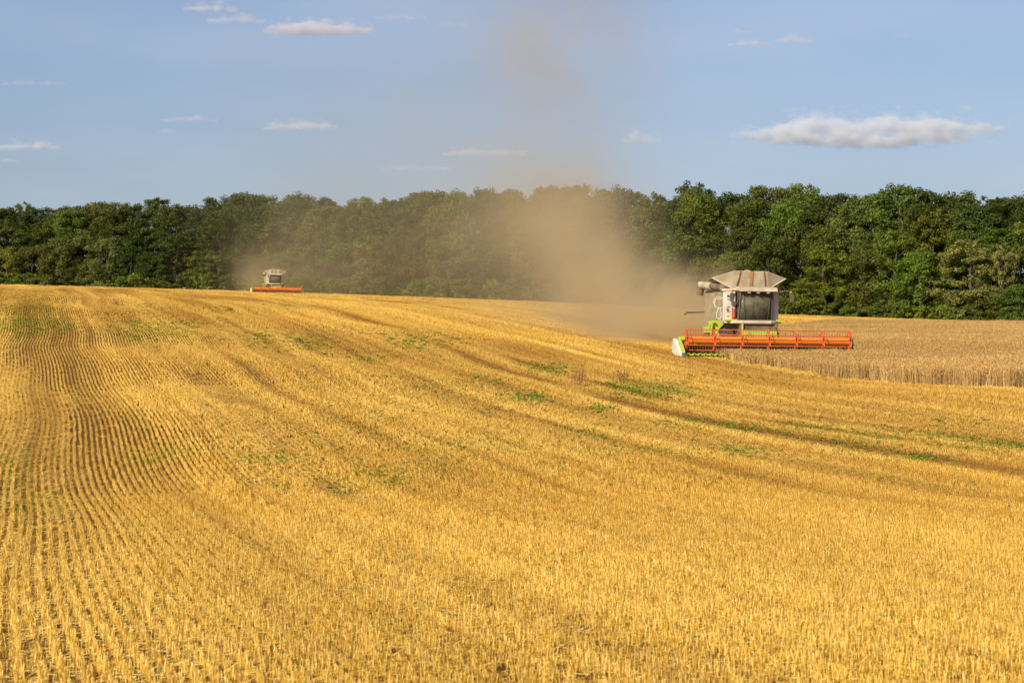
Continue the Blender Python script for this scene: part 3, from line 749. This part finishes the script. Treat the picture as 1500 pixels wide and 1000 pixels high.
    stw = MB(); stw.tube((cx, -1.55, 2.2), (cx, -1.45, 2.85), 0.05)
    for i in range(14):
        a, a2 = 2*math.pi*i/14, 2*math.pi*(i+1)/14
        stw.tube((cx+0.2*math.cos(a), -1.45-0.06*math.sin(a), 2.87+0.19*math.sin(a)), (cx+0.2*math.cos(a2), -1.45-0.06*math.sin(a2), 2.87+0.19*math.sin(a2)), 0.016, n=6)
    stw.build('steering_wheel', W['seat'], cabo)
    scn = MB(); scn.box((cx+0.62, -1.5, 2.4), (0.26, 0.08, 0.26)); scn.build('terminal_screen', W['steel'], cabo, 0.02)
    wp = MB(); wp.tube((cx+0.1, -2.1, fl+0.04), (cx-0.35, -2.14, fl+0.6), 0.012, n=5); wp.tube((cx-0.35, -2.15, fl+0.3), (cx-0.35, -2.2, fl+1.1), 0.014, n=5); wp.build('wiper', W['dark'], cabo)
    # roof
    rf = MB(); rf.prism([(-2.42,3.80),(-2.46,3.86),(-2.30,4.00),(-1.9,4.09),(-0.4,4.12),(-0.4,3.80)], 'x', cx-1.06, cx+1.18)
    rfo = rf.build('cab_roof', W['cover'], cabo, 0.06)
    for x in (-0.55, 0.0, 0.6):
        l = MB(); l.lathe_x([(-0.09,0.0),(-0.09,0.05),(0.09,0.05),(0.09,0.0)], (cx+x, -2.36, 3.75), 12); l.build('work_light', W['steel'], rfo)
    wing = MB(); wing.box((-1.28, -0.9, 3.90), (0.75, 0.8, 0.14)); wing.build('front_shoulder', W['white'], root, 0.03)
    ws = MB(); ws.box((-1.28, -1.33, 3.84), (0.78, 0.04, 0.05)); ws.build('amber_marker_strip', W['amber'], root)
    arm = MB(); arm.path([(cx+1.1,-1.9,3.86),(cx+1.95,-2.0,3.87),(cx+2.12,-2.0,3.72)], 0.035); arm.box((cx+1.45, -1.95, 3.84), (0.3, 0.12, 0.10)); 
    arm.path([(-0.95,-1.9,3.86),(-1.42,-2.1,3.86),(-1.42,-2.1,3.7)], 0.03); arm.build('mirror_arm', W['dark'], root)
    for x, y in ((cx+2.14, -2.02), (-1.42, -2.12)):
        mr = MB(); mr.box((x, y, 3.46), (0.24, 0.09, 0.50)); mo = mr.build('mirror', W['dark'], root, 0.03)
        mg = MB(); mg.box((x, y+0.05, 3.46), (0.19, 0.006, 0.43)); mg.build('mirror_glass', W['steel'], mo)
    for x, y, z in ((-0.72, -1.6, 4.12), (1.42, -1.6, 3.92)):
        be = MB(); be.tube((x, y, z), (x, y, z+0.16), 0.065, 0.05, 12); be.build('beacon', W['amber'], root)
    rl = MB(); rl.box((cx+2.05, -2.05, 3.82), (0.1, 0.06, 0.1)); rl.build('marker_lamp', W['amber'], root)
    # front panels either side of the cab
    fp = MB(); fp.box((-1.30, -1.00, 2.98), (0.58, 0.75, 1.64)); fp.box((1.46, -0.95, 2.95), (0.34, 0.7, 1.6)); fpo = fp.build('front_panel', W['white'], root, 0.03)
    dk = MB(); dk.box((-1.12, -1.40, 2.5), (0.2, 0.05, 0.6)); dk.tube((-1.14, -1.55, 3.1), (-1.14, -1.37, 3.1), 0.14, n=14); dk.path([(-1.06,-1.42,3.75),(-1.24,-1.42,3.2)], 0.022); dk.box((-1.50, -1.4, 2.75), (0.10, 0.05, 0.12)); dk.build('air_intake', W['dark'], root)
    sd = MB()
    for zz in (2.35, 2.62, 2.89, 3.35): sd.box((-1.44, -1.39, zz), (0.16, 0.02, 0.035))
    sd.box((-1.2, -1.385, 3.0), (0.015, 0.02, 1.5)); sd.box((-1.47, -1.41, 3.55), (0.12, 0.04, 0.10)); sd.build('panel_slots', W['dark'], fpo)
    hs_ = MB(); hs_.path([(-0.55,-1.6,1.85),(-0.62,-2.2,1.5),(-0.5,-2.8,1.1)], 0.03); hs_.path([(-0.4,-1.6,1.85),(-0.5,-2.3,1.6),(-0.3,-2.8,1.1)], 0.025); hs_.path([(0.9,-1.8,1.85),(1.0,-2.4,1.4),(0.9,-2.8,1.05)], 0.028); hs_.build('hydraulic_hoses', W['dark'], root)
    sl_ = MB(); sl_.box((-1.75, -1.05, 2.02), (0.18, 0.1, 0.14)); sl_.box((1.78, -1.05, 2.02), (0.18, 0.1, 0.14)); sl_.build('side_light', W['steel'], root, 0.02)
    fe = MB(); fe.tube((-1.12, -1.52, 2.26), (-1.12, -1.52, 2.66), 0.10, n=14); fe.tube((-1.12, -1.52, 2.66), (-1.12, -1.52, 2.78), 0.09, 0.03, 14); fe.build('fire_extinguisher', W['redlens'], root)
    rr = MB(); rr.path([(1.66,-1.1,2.1),(1.66,-1.1,3.2),(1.60,-0.7,3.3)], 0.024); rr.path([(1.5,-1.25,2.1),(1.5,-1.25,2.8)], 0.022); rr.box((1.52,-1.2,2.9),(0.1,0.05,0.12)); rr.build('right_handrail', W['white'], root)
    # platform
    pf = MB(); pf.prism([(-1.62,-1.2),(-1.15,-1.95),(-0.75,-2.2),(0.95,-2.22),(1.35,-1.95),(1.68,-1.2),(1.68,-0.4),(-1.62,-0.4)], 'z', 1.93, 2.12)
    pf.build('cab_platform', W['dustwhite'], root, 0.05)
    pl = MB(); pl.box((-1.25, -1.45, 2.13), (0.75, 0.5, 0.12)); pl.box((1.55, -1.4, 2.1), (0.3, 0.5, 0.16)); pl.box((-0.75, -2.1, 1.5), (0.1, 0.1, 0.9)); pl.box((0.2, -2.35, 1.34), (2.1, 0.25, 0.34)); pl.build('lime_trim', W['lime'], root, 0.02)
    # feeder house
    fh = MB(); fh.prism([(-0.9,1.93),(1.5,1.93),(1.15,1.3),(0.95,0.4),(-0.75,0.4),(-0.75,1.3)], 'y', -2.0, -0.5)
    fh.prism([(-2.9,0.3),(-2.9,1.05),(-0.6,1.75),(-0.6,0.9)], 'x', -0.75, 0.95); fh.build('feeder_house', W['brown'], root, 0.02)
    # --- grain tank extension
    tk = MB(); t = 0.02
    A0, A1, B0, B1 = (-0.85,0.15,3.98), (1.38,0.15,3.98), (-0.85,2.9,3.98), (1.38,2.9,3.98)
    FL, FR = (-0.80,-0.12,5.02), (1.22,-0.12,5.02); TL, TR = (-2.02,0.30,4.60), (2.48,0.30,4.62); RL, RR = (-1.75,2.7,4.5), (2.2,2.7,4.5); KL, KR = (-0.6,3.1,4.86), (1.1,3.1,4.86)
    tko = tk.plate([A0, A1, FR, FL], t).build('tank_front_flap', W['cover'], root)
    for nm, q in (('tank_side_flap', [A0, TL, RL, B0]), ('tank_side_flap', [A1, B1, RR, TR]), ('tank_rear_flap', [B0, KL, KR, B1]),
                  ('tank_corner_gusset', [A0, FL, TL]), ('tank_corner_gusset', [A1, TR, FR]), ('tank_corner_gusset', [B0, RL, KL]), ('tank_corner_gusset', [B1, KR, RR])):
        q2 = MB(); q2.plate(q, t); q2.build(nm, W['cover'], root)
    for a, c in (((-0.62,0.15,3.98), (-0.42,-0.12,5.02)), ((1.2,0.15,3.98), (1.02,-0.12,5.02))):
        a, c = Vector(a), Vector(c); rb = MB(); rb.path([a+Vector((0,-.03,0)), a.lerp(c,.5)+Vector((0,-.06,0)), c+Vector((0,-.03,0))], 0.035, 6); rb.build('flap_rib', W['brown'], root)
    eg = MB()
    for a, c in ((A0, TL), (A1, TR)): eg.tube(Vector(a)+Vector((0,-.02,0)), Vector(c)+Vector((0,-.02,0)), 0.03, n=6)
    for a, c in ((FL, TL), (FR, TR), (FL, FR)): eg.tube(a, c, 0.018, n=6)
    eg.build('flap_edge', W['white'], root)
    sm = MB(); sm.plate([(0.20,0.11,4.0),(0.34,0.11,4.0),(0.38,-0.15,5.03),(0.18,-0.15,5.03)], 0.045); sm.build('rust_brown_seam', W['grain'], root)
    gh = MB()
    g_ = random.Random(3); n = 18; ring = []
    vs = [(0.25, 0.75, 5.13)]; fs = []
    for k_ in range(1, 5):
        for i in range(n):
            a = 2*math.pi*i/n; rr_ = k_*0.28*(1+0.1*g_.uniform(-1, 1)); vs.append((0.25+rr_*math.cos(a)*0.8, 0.85+rr_*math.sin(a)*0.7, 5.13-k_*0.10+0.03*g_.uniform(-1, 1)))
    for i in range(n): fs.append((0, 1+i, 1+(i+1) % n))
    for k_ in range(3):
        for i in range(n): a_, b_ = 1+k_*n+i, 1+k_*n+(i+1) % n; fs.append((a_, a_+n, b_+n, b_))
    gh.add(vs, fs); gh.build('grain_heap', W['grain'], root, smooth=True)
    # --- unloading auger folded back along the left side
    au = MB(); au.tube((-1.35, -0.3, 3.9), (-1.5, 0.2, 4.05), 0.24, 0.22, 16); au.tube((-1.5, 0.2, 4.05), (-1.62, 2.2, 4.12), 0.21, 0.21, 16)
    auo = au.build('unloading_auger', W['brown'], root, smooth=True)
    a2 = MB(); a2.tube((-1.61, 2.0, 4.11), (-1.78, 4.3, 4.2), 0.235, 0.22, 16); a2.build('auger_tube', W['cover'], auo, smooth=True)
    a3 = MB(); a3.tube((-1.77, 4.15, 4.26), (-1.80, 4.35, 3.6), 0.235, 0.21, 16); a3.build('auger_spout', W['brown'], auo, smooth=True)
    a4 = MB(); a4.box((-1.33, -0.45, 3.72), (0.34, 0.3, 0.5)); a4.build('auger_elbow', W['dustwhite'], auo, 0.05)
    rbar = MB(); rbar.path([(-1.5,4.3,2.55),(-2.6,4.4,2.5),(-2.75,4.4,2.35)], 0.05); rbar.build('rear_lamp_bracket', W['dark'], root)

    # --- header
    hd = empty('header', (0.33, 0, -0.04)); hd.parent = root
    HW = 5.08; y0 = -2.75
    hf = MB()
    hf.prism([(y0,0.28),(y0,0.98),(y0-0.08,1.02),(y0-0.14,0.98),(y0-0.10,0.45),(y0-0.5,0.22),(y0-1.5,0.20),(y0-1.5,0.14),(y0-0.4,0.12)], 'x', -HW, HW)
    hf.box((0, y0+0.08, 0.98), (2*HW, 0.16, 0.14)); hf.box((0, y0+0.08, 0.40), (2*HW, 0.16, 0.16))
    for i in range(9): hf.box((-HW+0.6+i*(2*HW-1.2)/8, y0+0.1, 0.7), (0.10, 0.14, 0.5))
    hf.build('header_frame', W['lime'], hd, 0.01)
    kn = MB()
    for i in range(70):
        x = -HW+0.12+i*(2*HW-0.24)/69
        kn.prism([(x-0.035,y0-1.48),(x+0.035,y0-1.48),(x+0.008,y0-1.68),(x-0.008,y0-1.68)], 'z', 0.14, 0.19)
    kn.box((0, y0-1.49, 0.165), (2*HW, 0.06, 0.08)); kn.build('knife_bar', W['lime'], hd)
    gd = MB()
    for i in range(30):
        x = -HW+0.2+i*(2*HW-0.4)/29
        gd.prism([(y0-1.5,0.10),(y0-1.5,0.24),(y0-1.95,0.28),(y0-2.0,0.25),(y0-1.7,0.12)], 'x', x-0.03, x+0.03)
    gd.build('crop_lifter', W['lime'], hd)
    ag = MB(); ag.tube((-HW+0.1, y0-0.55, 0.55), (HW-0.1, y0-0.55, 0.55), 0.2, n=16)
    for side in (-1, 1):
        n = 150; r = 0.33
        vs = []; fs = []
        for i in range(n+1):
            tt = i/n; a = side*tt*2*math.pi*8.5; x = side*(HW-0.15) - side*tt*(HW-1.0)
            vs += [(x, y0-0.55+0.18*math.cos(a), 0.55+0.18*math.sin(a)), (x, y0-0.55+r*math.cos(a), 0.55+r*math.sin(a))]
        for i in range(n): fs.append((2*i, 2*i+1, 2*i+3, 2*i+2))
        ag.add(vs, fs)
    ag.build('intake_auger', W['dark'], hd)
    # end plates and dividers
    for sx in (-1, 1):
        ep = MB(); ep.prism([(y0+0.1,0.2),(y0+0.1,1.05),(y0-0.5,1.12),(y0-1.3,0.75),(y0-1.9,0.35),(y0-1.9,0.1),(y0-0.3,0.1)], 'x', *sorted((sx*HW, sx*(HW+0.07))))
        ep.build('end_plate', W['lime'], hd, 0.01)
        dv = MB(); dv.prism([(y0+0.35,0.25),(y0+0.30,1.0),(y0+0.05,1.1),(y0-0.45,0.98),(y0-1.1,0.55),(y0-1.35,0.42),(y0-2.1,0.12),(y0-2.15,0.02),(y0-1.3,0.02),(y0-0.3,0.10)], 'x', *sorted((sx*(HW+0.08), sx*(HW+0.28))))
        dv.build('end_cover', W['white'], hd, 0.06)
        dn = MB(); dn.prism([(y0-1.85,0.03),(y0-1.9,0.28),(y0-2.7,0.10),(y0-2.72,0.03)], 'x', *sorted((sx*(HW+0.0), sx*(HW+0.22)))); dn.build('crop_divider', W['dark'], hd, 0.03)
        am = MB(); am.prism([(y0+0.05,0.95),(y0+0.05,1.2),(y0-1.1,1.22),(y0-1.35,1.1),(y0-1.3,1.0),(y0-0.9,1.02)], 'x', *sorted((sx*(HW-0.02), sx*(HW-0.12)))); am.tube((sx*(HW-0.07), y0-0.1, 0.6), (sx*(HW-0.07), y0-0.95, 1.02), 0.04)
        am.build('reel_arm', W['lime'], hd)
    # reel
    rc = (y0-1.15, 1.02); RW = 4.85; rad = 0.60
    rt = MB(); rt.tube((-RW, rc[0], rc[1]), (RW, rc[0], rc[1]), 0.215, n=20); rt.build('reel_tube', W['orange'], hd, smooth=True)
    for i in range(6):
        a = math.pi/2 + i*math.pi/3; y, z = rc[0]+rad*math.cos(a), rc[1]+rad*math.sin(a)
        bt = MB(); bt.tube((-RW, y, z), (RW, y, z), 0.028, n=8)
        bo = bt.build('reel_bat', W['red'], hd)
        tn = MB(); n = 62
        for j in range(n):
            x = -RW+0.08+j*(2*RW-0.16)/(n-1); tn.tube((x, y, z), (x, y+0.03, z-0.27), 0.011, 0.007, 4, cap=False)
        tn.build('tines', W['brown'], bo)
    for i in range(7):
        x = -RW+i*2*RW/6; e = i in (0, 6)
        sp = MB()
        for j in range(6):
            a = math.pi/2+j*math.pi/3; p1 = (x, rc[0]+rad*math.cos(a), rc[1]+rad*math.sin(a))
            sp.tube((x, rc[0], rc[1]), p1, 0.05 if not e else 0.07, 0.03, 6)
            a2_ = a+math.pi/3; sp.tube(p1, (x, rc[0]+rad*math.cos(a2_), rc[1]+rad*math.sin(a2_)), 0.022, n=5)
        sp.tube((x-0.03, rc[0], rc[1]), (x+0.03, rc[0], rc[1]), 0.24, n=16)
        if e:
            h6 = [(rc[0]+0.66*math.cos(math.pi/2+j*math.pi/3), rc[1]+0.66*math.sin(math.pi/2+j*math.pi/3)) for j in range(6)]
            xs_ = x+(0.06 if i else -0.06); sp.prism([(0.5*(p[0]-rc[0])+rc[0], p[1]) if k_ % 3 else p for k_, p in enumerate(h6)], 'x', xs_-0.015, xs_+0.015)
        sp.build('reel_spider', W['red'], hd)
    return root

AX = 9.0
comb = make_combine()
def put(root, px_, Y, a_deg):
    X = (px_-750)/F*Y; root.location = (X, Y, float(Zg(X, Y)) - 0.07); root.rotation_euler = (0, 0, R(a_deg))
    # follow the cross slope a little
    c_, s_ = math.cos(R(a_deg)), math.sin(R(a_deg))
    zl = float(Zg(X-4*c_, Y-4*s_-0)); zr = float(Zg(X+4*c_, Y+4*s_)); zf = float(Zg(X+3*s_, Y-3*c_)); zb = float(Zg(X-3*s_, Y+3*c_))
    roll = math.atan2(zr-zl, 8)*0.7; pit = math.atan2(zb-zf, 6)
    root.rotation_euler = (Matrix.Rotation(R(a_deg), 3, 'Z') @ Matrix.Rotation(pit*0.7, 3, 'X') @ Matrix.Rotation(-roll, 3, 'Y')).to_euler()
put(comb, 1092, 144, AX)
tag(comb, 'large nearer combine harvester with wide orange reel cutting the wheat edge', 'combine harvester', 'combine harvesters at work')
comb2 = copy_tree(comb); put(comb2, 401, 493, 10.5)
tag(comb2, 'small distant combine harvester on the crest in front of the forest', 'combine harvester', 'combine harvesters at work')

# ------------------------------------------------------------------ the small black bird on the crest
def make_bird():
    x, y = pix2ground(65.5, 418.5); y = min(y, 262); x = (65.5-750)/F*y
    m = MB(); prof = [(0.0,-0.17,0.012),(0.0,-0.10,0.05),(0,0.0,0.085),(0,0.10,0.06),(0,0.2,0.025),(0,0.3,0.02)]
    pts = [Vector((0, yy, 0.17+0.03*(i > 3)*-1+0.02)) for i, (xx, yy, r) in enumerate(prof)]
    for i in range(5): m.tube(pts[i], pts[i+1], prof[i][2], prof[i+1][2], 12)
    m.tube((0,-0.10,0.2),(0,-0.15,0.30),0.05,0.04,10); m.tube((0,-0.15,0.30),(0,-0.19,0.31),0.042,0.02,10); m.tube((0,-0.19,0.31),(0,-0.25,0.30),0.015,0.003,6)
    m.tube((0.03,0,0.12),(0.03,-0.01,0),0.007,n=5); m.tube((-0.03,0,0.12),(-0.03,-0.01,0),0.007,n=5)
    o = m.build('bird', mat_paint('black_feathers', (0.01, 0.01, 0.012), (0.02, 0.02, 0.02), 0.2, 0.5), None, smooth=True)
    o.location = (x, y, float(Zg(x, y))+0.14); o.rotation_euler = (0, 0, 1.2); tag(o, 'tiny black bird on the crest of the stubble at far left', 'bird')
make_bird()

# ------------------------------------------------------------------ dust and clouds as real volumes
def volume_object(name, lo, hi, res, blobs, colour, strength, aniso, noise_scale, noise_lo, noise_hi, warp=0.0, bias=0.0, gain=1.0, squash=(1,1,1), label=None, cat=None, knd='stuff', flat=None):
    """density = clamp(sum of soft blobs) broken up by noise, sampled on a voxel grid"""
    lo, hi = Vector(lo), Vector(hi); ctr = (lo+hi)/2
    me = bpy.data.meshes.new(name); o = link_mesh(name, me, None); o.location = ctr
    o['kind'] = knd; tag(o, label, cat)
    t = bpy.data.node_groups.new(name, 'GeometryNodeTree'); t.interface.new_socket('Geometry', in_out='INPUT', socket_type='NodeSocketGeometry'); t.interface.new_socket('Geometry', in_out='OUTPUT', socket_type='NodeSocketGeometry')
    k = NT(t); go = t.nodes.new('NodeGroupOutput')
    pos = k.n('GeometryNodeInputPosition').outputs[0]
    sq = k.vm('MULTIPLY', pos, tuple(squash)).outputs[0]
    p = pos
    if warp:
        wn = k.n('ShaderNodeTexNoise', {'Vector': sq, 'Scale': noise_scale*0.6, 'Detail': 2})
        off = k.vm('SUBTRACT', wn.outputs['Color'], (0.5, 0.5, 0.5)).outputs[0]
        off = k.vm('MULTIPLY', off, (warp*2,)*3).outputs[0]; p = k.vm('ADD', pos, off).outputs[0]
    tot = None
    for (c, s, amp) in blobs:
        c = Vector(c)-ctr
        d = k.vm('DIVIDE', k.vm('SUBTRACT', p, tuple(c)).outputs[0], tuple(s)).outputs[0]
        dd = k.vm('DOT_PRODUCT', d, d).outputs['Value']
        e = k.m('MULTIPLY', k.m('EXPONENT', k.m('MULTIPLY', dd, -1.0)), amp)
        tot = e if tot is None else k.m('ADD', tot, e)
    nz = k.n('ShaderNodeTexNoise', {'Vector': sq, 'Scale': noise_scale, 'Detail': 5, 'Roughness': 0.6}).outputs[0]
    f = k.n('ShaderNodeMapRange', {0: nz, 1: 0.3, 2: 0.7, 3: noise_lo, 4: noise_hi}).outputs[0]
    if bias: den = k.m('MULTIPLY', k.m('SUBTRACT', k.m('ADD', tot, f), bias), gain)
    else: den = k.m('MULTIPLY', tot, f)
    den = k.m('MAXIMUM', k.m('MINIMUM', den, 4.0 if not bias else 1.0), 0.0)
    if flat is not None:
        z = k.n('ShaderNodeSeparateXYZ', {0: pos}).outputs[2]
        den = k.m('MULTIPLY', den, k.n('ShaderNodeMapRange', {0: z, 1: flat[0]-ctr.z, 2: flat[1]-ctr.z, 3: 0.0, 4: 1.0}).outputs[0])
    vc = k.n('GeometryNodeVolumeCube', {'Density': den, 'Min': tuple(lo-ctr), 'Max': tuple(hi-ctr), 'Resolution X': res[0], 'Resolution Y': res[1], 'Resolution Z': res[2]})
    m, ks, out = material(name+'_air')
    at = ks.n('ShaderNodeAttribute', attribute_name='density')
    sca = ks.n('ShaderNodeVolumePrincipled', {'Color': (*colour, 1), 'Density': ks.m('MULTIPLY', at.outputs['Fac'], strength), 'Anisotropy': aniso})
    sca.inputs['Density Attribute'].default_value = ''
    ks.t.links.new(sca.outputs[0], out.inputs['Volume'])
    sm = k.n('GeometryNodeSetMaterial', {'Geometry': vc.outputs[0], 'Material': m})
    t.links.new(sm.outputs[0], go.inputs[0]); me.materials.append(m)
    md = o.modifiers.new('air', 'NODES'); md.node_group = t
    return o

def PP(px_, py_, Y): return ((px_-750)/F*Y, Y, (YH-py_)/F*Y + 2.0)
DC = (0.93, 0.775, 0.475)
def s_(px_, Y): return px_/F*Y
bl = []
for px_, py_, Y, sx, sz, sy, amp in [
    (1038, 462, 149.5, 24, 44, 3.0, 3.0), (1000, 462, 154, 45, 46, 4, 3.0), (955, 455, 160, 55, 46, 6, 2.0), (900, 430, 167, 58, 56, 8, 1.5), (860, 385, 176, 66, 70, 9, 0.85),
    (825, 335, 185, 64, 75, 10, 0.60), (800, 285, 193, 75, 70, 11, 0.35), (830, 205, 203, 100, 85, 12, 0.10), (800, 100, 210, 62, 55, 12, 0.24), (745, 60, 212, 70, 60, 10, 0.09), (890, 55, 214, 75, 65, 12, 0.15), (920, 140, 208, 60, 60, 10, 0.06), (820, -10, 218, 120, 50, 12, 0.14), (540, 170, 218, 130, 140, 12, 0.045), (330, 90, 222, 60, 70, 10, 0.03),
    (850, 460, 172, 120, 28, 10, 0.55), (940, 478, 158, 80, 16, 6, 0.6), (720, 340, 200, 90, 110, 12, 0.16), (930, 320, 185, 60, 60, 9, 0.05), (690, 130, 215, 130, 120, 14, 0.06)]:
    bl.append((PP(px_, py_, Y), (s_(sx, Y), sy, s_(sz, Y)), amp))
volume_object('dust_cloud', (-27, 146, 1.2), (26, 236, 46), (140, 170, 130), bl, DC, 0.074, 0.25, 0.18, -0.45, 2.6, warp=3.2,
              label='tan dust plume trailing up and left behind the large harvester', cat='dust')
bl = []
for px_, py_, Y, sx, sz, sy, amp in [(368, 412, 500, 22, 22, 6, 2.2), (385, 380, 505, 30, 28, 7, 0.9), (430, 400, 508, 80, 40, 7, 0.8), (600, 400, 470, 170, 70, 8, 0.55), (520, 330, 490, 150, 80, 8, 0.45), (420, 320, 506, 60, 70, 7, 0.5),
    (720, 330, 455, 150, 90, 8, 0.5), (850, 340, 440, 120, 80, 8, 0.5), (640, 240, 455, 200, 120, 8, 0.18), (480, 200, 490, 190, 140, 8, 0.12)]:
    bl.append((PP(px_, py_, Y), (s_(sx, Y), sy, s_(sz, Y)), amp))
volume_object('drifting_dust', (-72, 428, 20), (28, 518, 80), (120, 90, 80), bl, DC, 0.024, 0.2, 0.06, 0.25, 1.7, warp=5.0,
              label='thin veil of brown dust drifting from the small harvester before the forest', cat='dust')

CL = [ # x, y, half width, half height, strength, label
 (306, 10, 38, 9, .9, 'small pink white cloud at the very top left'), (345, 27, 42, 8, .8, 'small flat pinkish cloud just below the topmost one'),
 (465, 41, 76, 13, .9, 'long pinkish cloud tapering to the right, upper left sky'), (585, 24, 38, 6, .5, 'faint thin cloud at the top centre left'), (672, 35, 30, 4, .4, 'faintest thin streak cloud left of the dust plume'),
 (1083, 45, 22, 4, .5, 'tiny streak cloud above the pair at upper right'), (1098, 62, 32, 7, .7, 'left cloud of the small upper right pair'), (1167, 57, 27, 8, .75, 'right rounder cloud of the small upper right pair'),
 (40, 121, 55, 5, .45, 'faint purple grey streak at the left edge'), (38, 213, 48, 8, .75, 'low flat white cloud at the left edge'), (14, 235, 15, 5, .6, 'tiny cloud under the low left edge cloud'),
 (275, 174, 42, 6, .5, 'thin wispy cloud above the left forest'), (243, 191, 12, 4, .4, 'tiny faint wisp above the left forest'), (438, 184, 52, 10, .8, 'white lens shaped cloud above the left centre forest'),
 (712, 223, 62, 9, .6, 'soft low cloud left of the dust plume above the trees'), (608, 245, 50, 7, .4, 'faint lowest cloud just above the centre forest'), (940, 201, 28, 12, .5, 'small faint cloud right of the dust plume'), (1325, 51, 18, 4, .3, 'barely visible pink wisp at upper right'),
]
def cloud(px_, py_, hw, hh, st, label, big=False):
    """a hull mesh round the cloud; the vapour inside is a real scattering volume with billowing density"""
    Y = 4200.0; g = random.Random(int(px_*7+py_)); blobs = []
    if big:
        spec = [(1105,197,24,7),(1140,194,26,10),(1172,187,22,12),(1196,180,20,13),(1222,183,18,12),(1246,192,26,12),(1280,184,22,12),(1306,180,18,11),(1330,190,26,12),(1356,180,22,12),(1384,185,24,12),(1414,187,24,9),(1444,188,20,7),(1462,188,14,4),(1160,202,44,9),(1215,205,46,10),(1275,207,46,11),(1330,206,44,10),(1385,200,40,8)]
        for x, y, a, b in spec: blobs.append(((x, y), (a*1.1, b*2.2, b*1.1), 0.72))
    else:
        n = max(4, int(hw/8))
        for i in range(n):
            u = -1+2*i/(n-1); top = (1-abs(u)**1.6)
            a = hw*0.22+3; b = hh*(0.30+0.55*top*g.uniform(0.5, 1.0))
            blobs.append(((px_+u*hw*0.86, py_+hh*0.45-b*0.6+g.uniform(-.15, .15)*hh), (a, hh*1.6, b), 0.72))
    C0 = Vector(PP(px_, py_, Y)); u_ = s_(1, Y)
    dyd = (40 if big else hh*2.4)
    bm_v = []; bm_f = []; n1, n2 = 40, 12
    for jj in range(n2+1):
        ph = -math.pi/2 + math.pi*jj/n2
        for ii in range(n1):
            th = 2*math.pi*ii/n1; sg = lambda v, p: math.copysign(abs(v)**p, v)
            zz = sg(math.sin(ph), 0.6 if big else 0.8)*(1.3 if big else 1.35)*hh; zz = max(zz, -hh*1.1)
            bm_v.append((sg(math.cos(th), 0.8)*max(0, math.cos(ph))**(0.35 if big else 0.6)*hw*1.08*u_, sg(math.sin(th), 0.8)*max(0, math.cos(ph))**(0.35 if big else 0.6)*dyd*u_, zz*u_))
    for jj in range(n2):
        for ii in range(n1): a = jj*n1+ii; b = jj*n1+(ii+1) % n1; bm_f.append((a, b, b+n1, a+n1))
    bm_f += [tuple(range(n1))[::-1], tuple(range(n2*n1, (n2+1)*n1))]
    m, k, out = material('cloud_vapour')
    tc = k.n('ShaderNodeTexCoord').outputs['Object']
    p = k.vm('DIVIDE', tc, (u_, u_, u_)).outputs[0]                       # units of one photo pixel at the cloud's distance
    seed_off = (g.uniform(0, 500), 0, 0)
    sq = k.vm('ADD', k.vm('MULTIPLY', p, (0.65, 1, 1.25)).outputs[0], seed_off).outputs[0]
    nsc = 0.062 if big else 0.085
    wn = k.n('ShaderNodeTexNoise', {'Vector': sq, 'Scale': nsc*0.8, 'Detail': 2})
    off = k.vm('MULTIPLY', k.vm('SUBTRACT', wn.outputs['Color'], (0.5, 0.5, 0.5)).outputs[0], ((22, 10, 12) if big else (14, 6, 6))).outputs[0]
    pw = k.vm('ADD', p, off).outputs[0]; tot = None
    for (c, sz, amp) in blobs:
        d = k.vm('DIVIDE', k.vm('SUBTRACT', pw, (c[0]-px_, 0.0, py_-c[1])).outputs[0], sz).outputs[0]
        e = k.m('MULTIPLY', k.m('EXPONENT', k.m('MULTIPLY', k.vm('DOT_PRODUCT', d, d).outputs['Value'], -1.0)), amp)
        tot = e if tot is None else k.m('MAXIMUM', k.m('MULTIPLY', k.m('ADD', tot, e), 0.85), k.m('MAXIMUM', tot, e))
    nz = k.n('ShaderNodeTexNoise', {'Vector': sq, 'Scale': nsc, 'Detail': 7, 'Roughness': 0.62}).outputs[0]
    f = k.n('ShaderNodeMapRange', {0: nz, 1: 0.3, 2: 0.7, 3: -(0.5 if big else 0.6), 4: (0.5 if big else 0.6)}).outputs[0]
    den = k.m('MULTIPLY', k.m('SUBTRACT', k.m('ADD', tot, f), 0.27 if big else 0.20), 1.35 if big else 2.2, clamp=True)
    z = k.n('ShaderNodeSeparateXYZ', {0: p}).outputs[2]
    den = k.m('MULTIPLY', den, k.n('ShaderNodeMapRange', {0: z, 1: -hh*0.98, 2: -hh*(0.62 if big else 0.2), 3: 0.0, 4: 1.0}).outputs[0])
    den = k.m('MULTIPLY', den, (0.06 if big else 0.04)*st)
    v = k.n('ShaderNodeVolumePrincipled', {'Color': (0.97, 0.974, 0.99, 1) if big else (0.99, 0.985, 0.99, 1) if py_ > 130 else (0.99, 0.94, 0.955, 1), 'Density': den, 'Anisotropy': 0.0})
    v.inputs['Density Attribute'].default_value = ''
    k.t.links.new(v.outputs[0], out.inputs['Volume'])
    m.cycles.volume_step_rate = 0.35
    me = bpy.data.meshes.new('cloud'); me.from_pydata(bm_v, [], bm_f); me.update()
    o = link_mesh('cloud', me, None, m); o.location = C0; tag(o, label, 'cloud', 'clouds in the sky')
for c in CL: cloud(*c)
cloud(1275, 192, 195, 30, 1.0, 'largest cloud, white topped with grey blue flat base above the right forest', big=True)
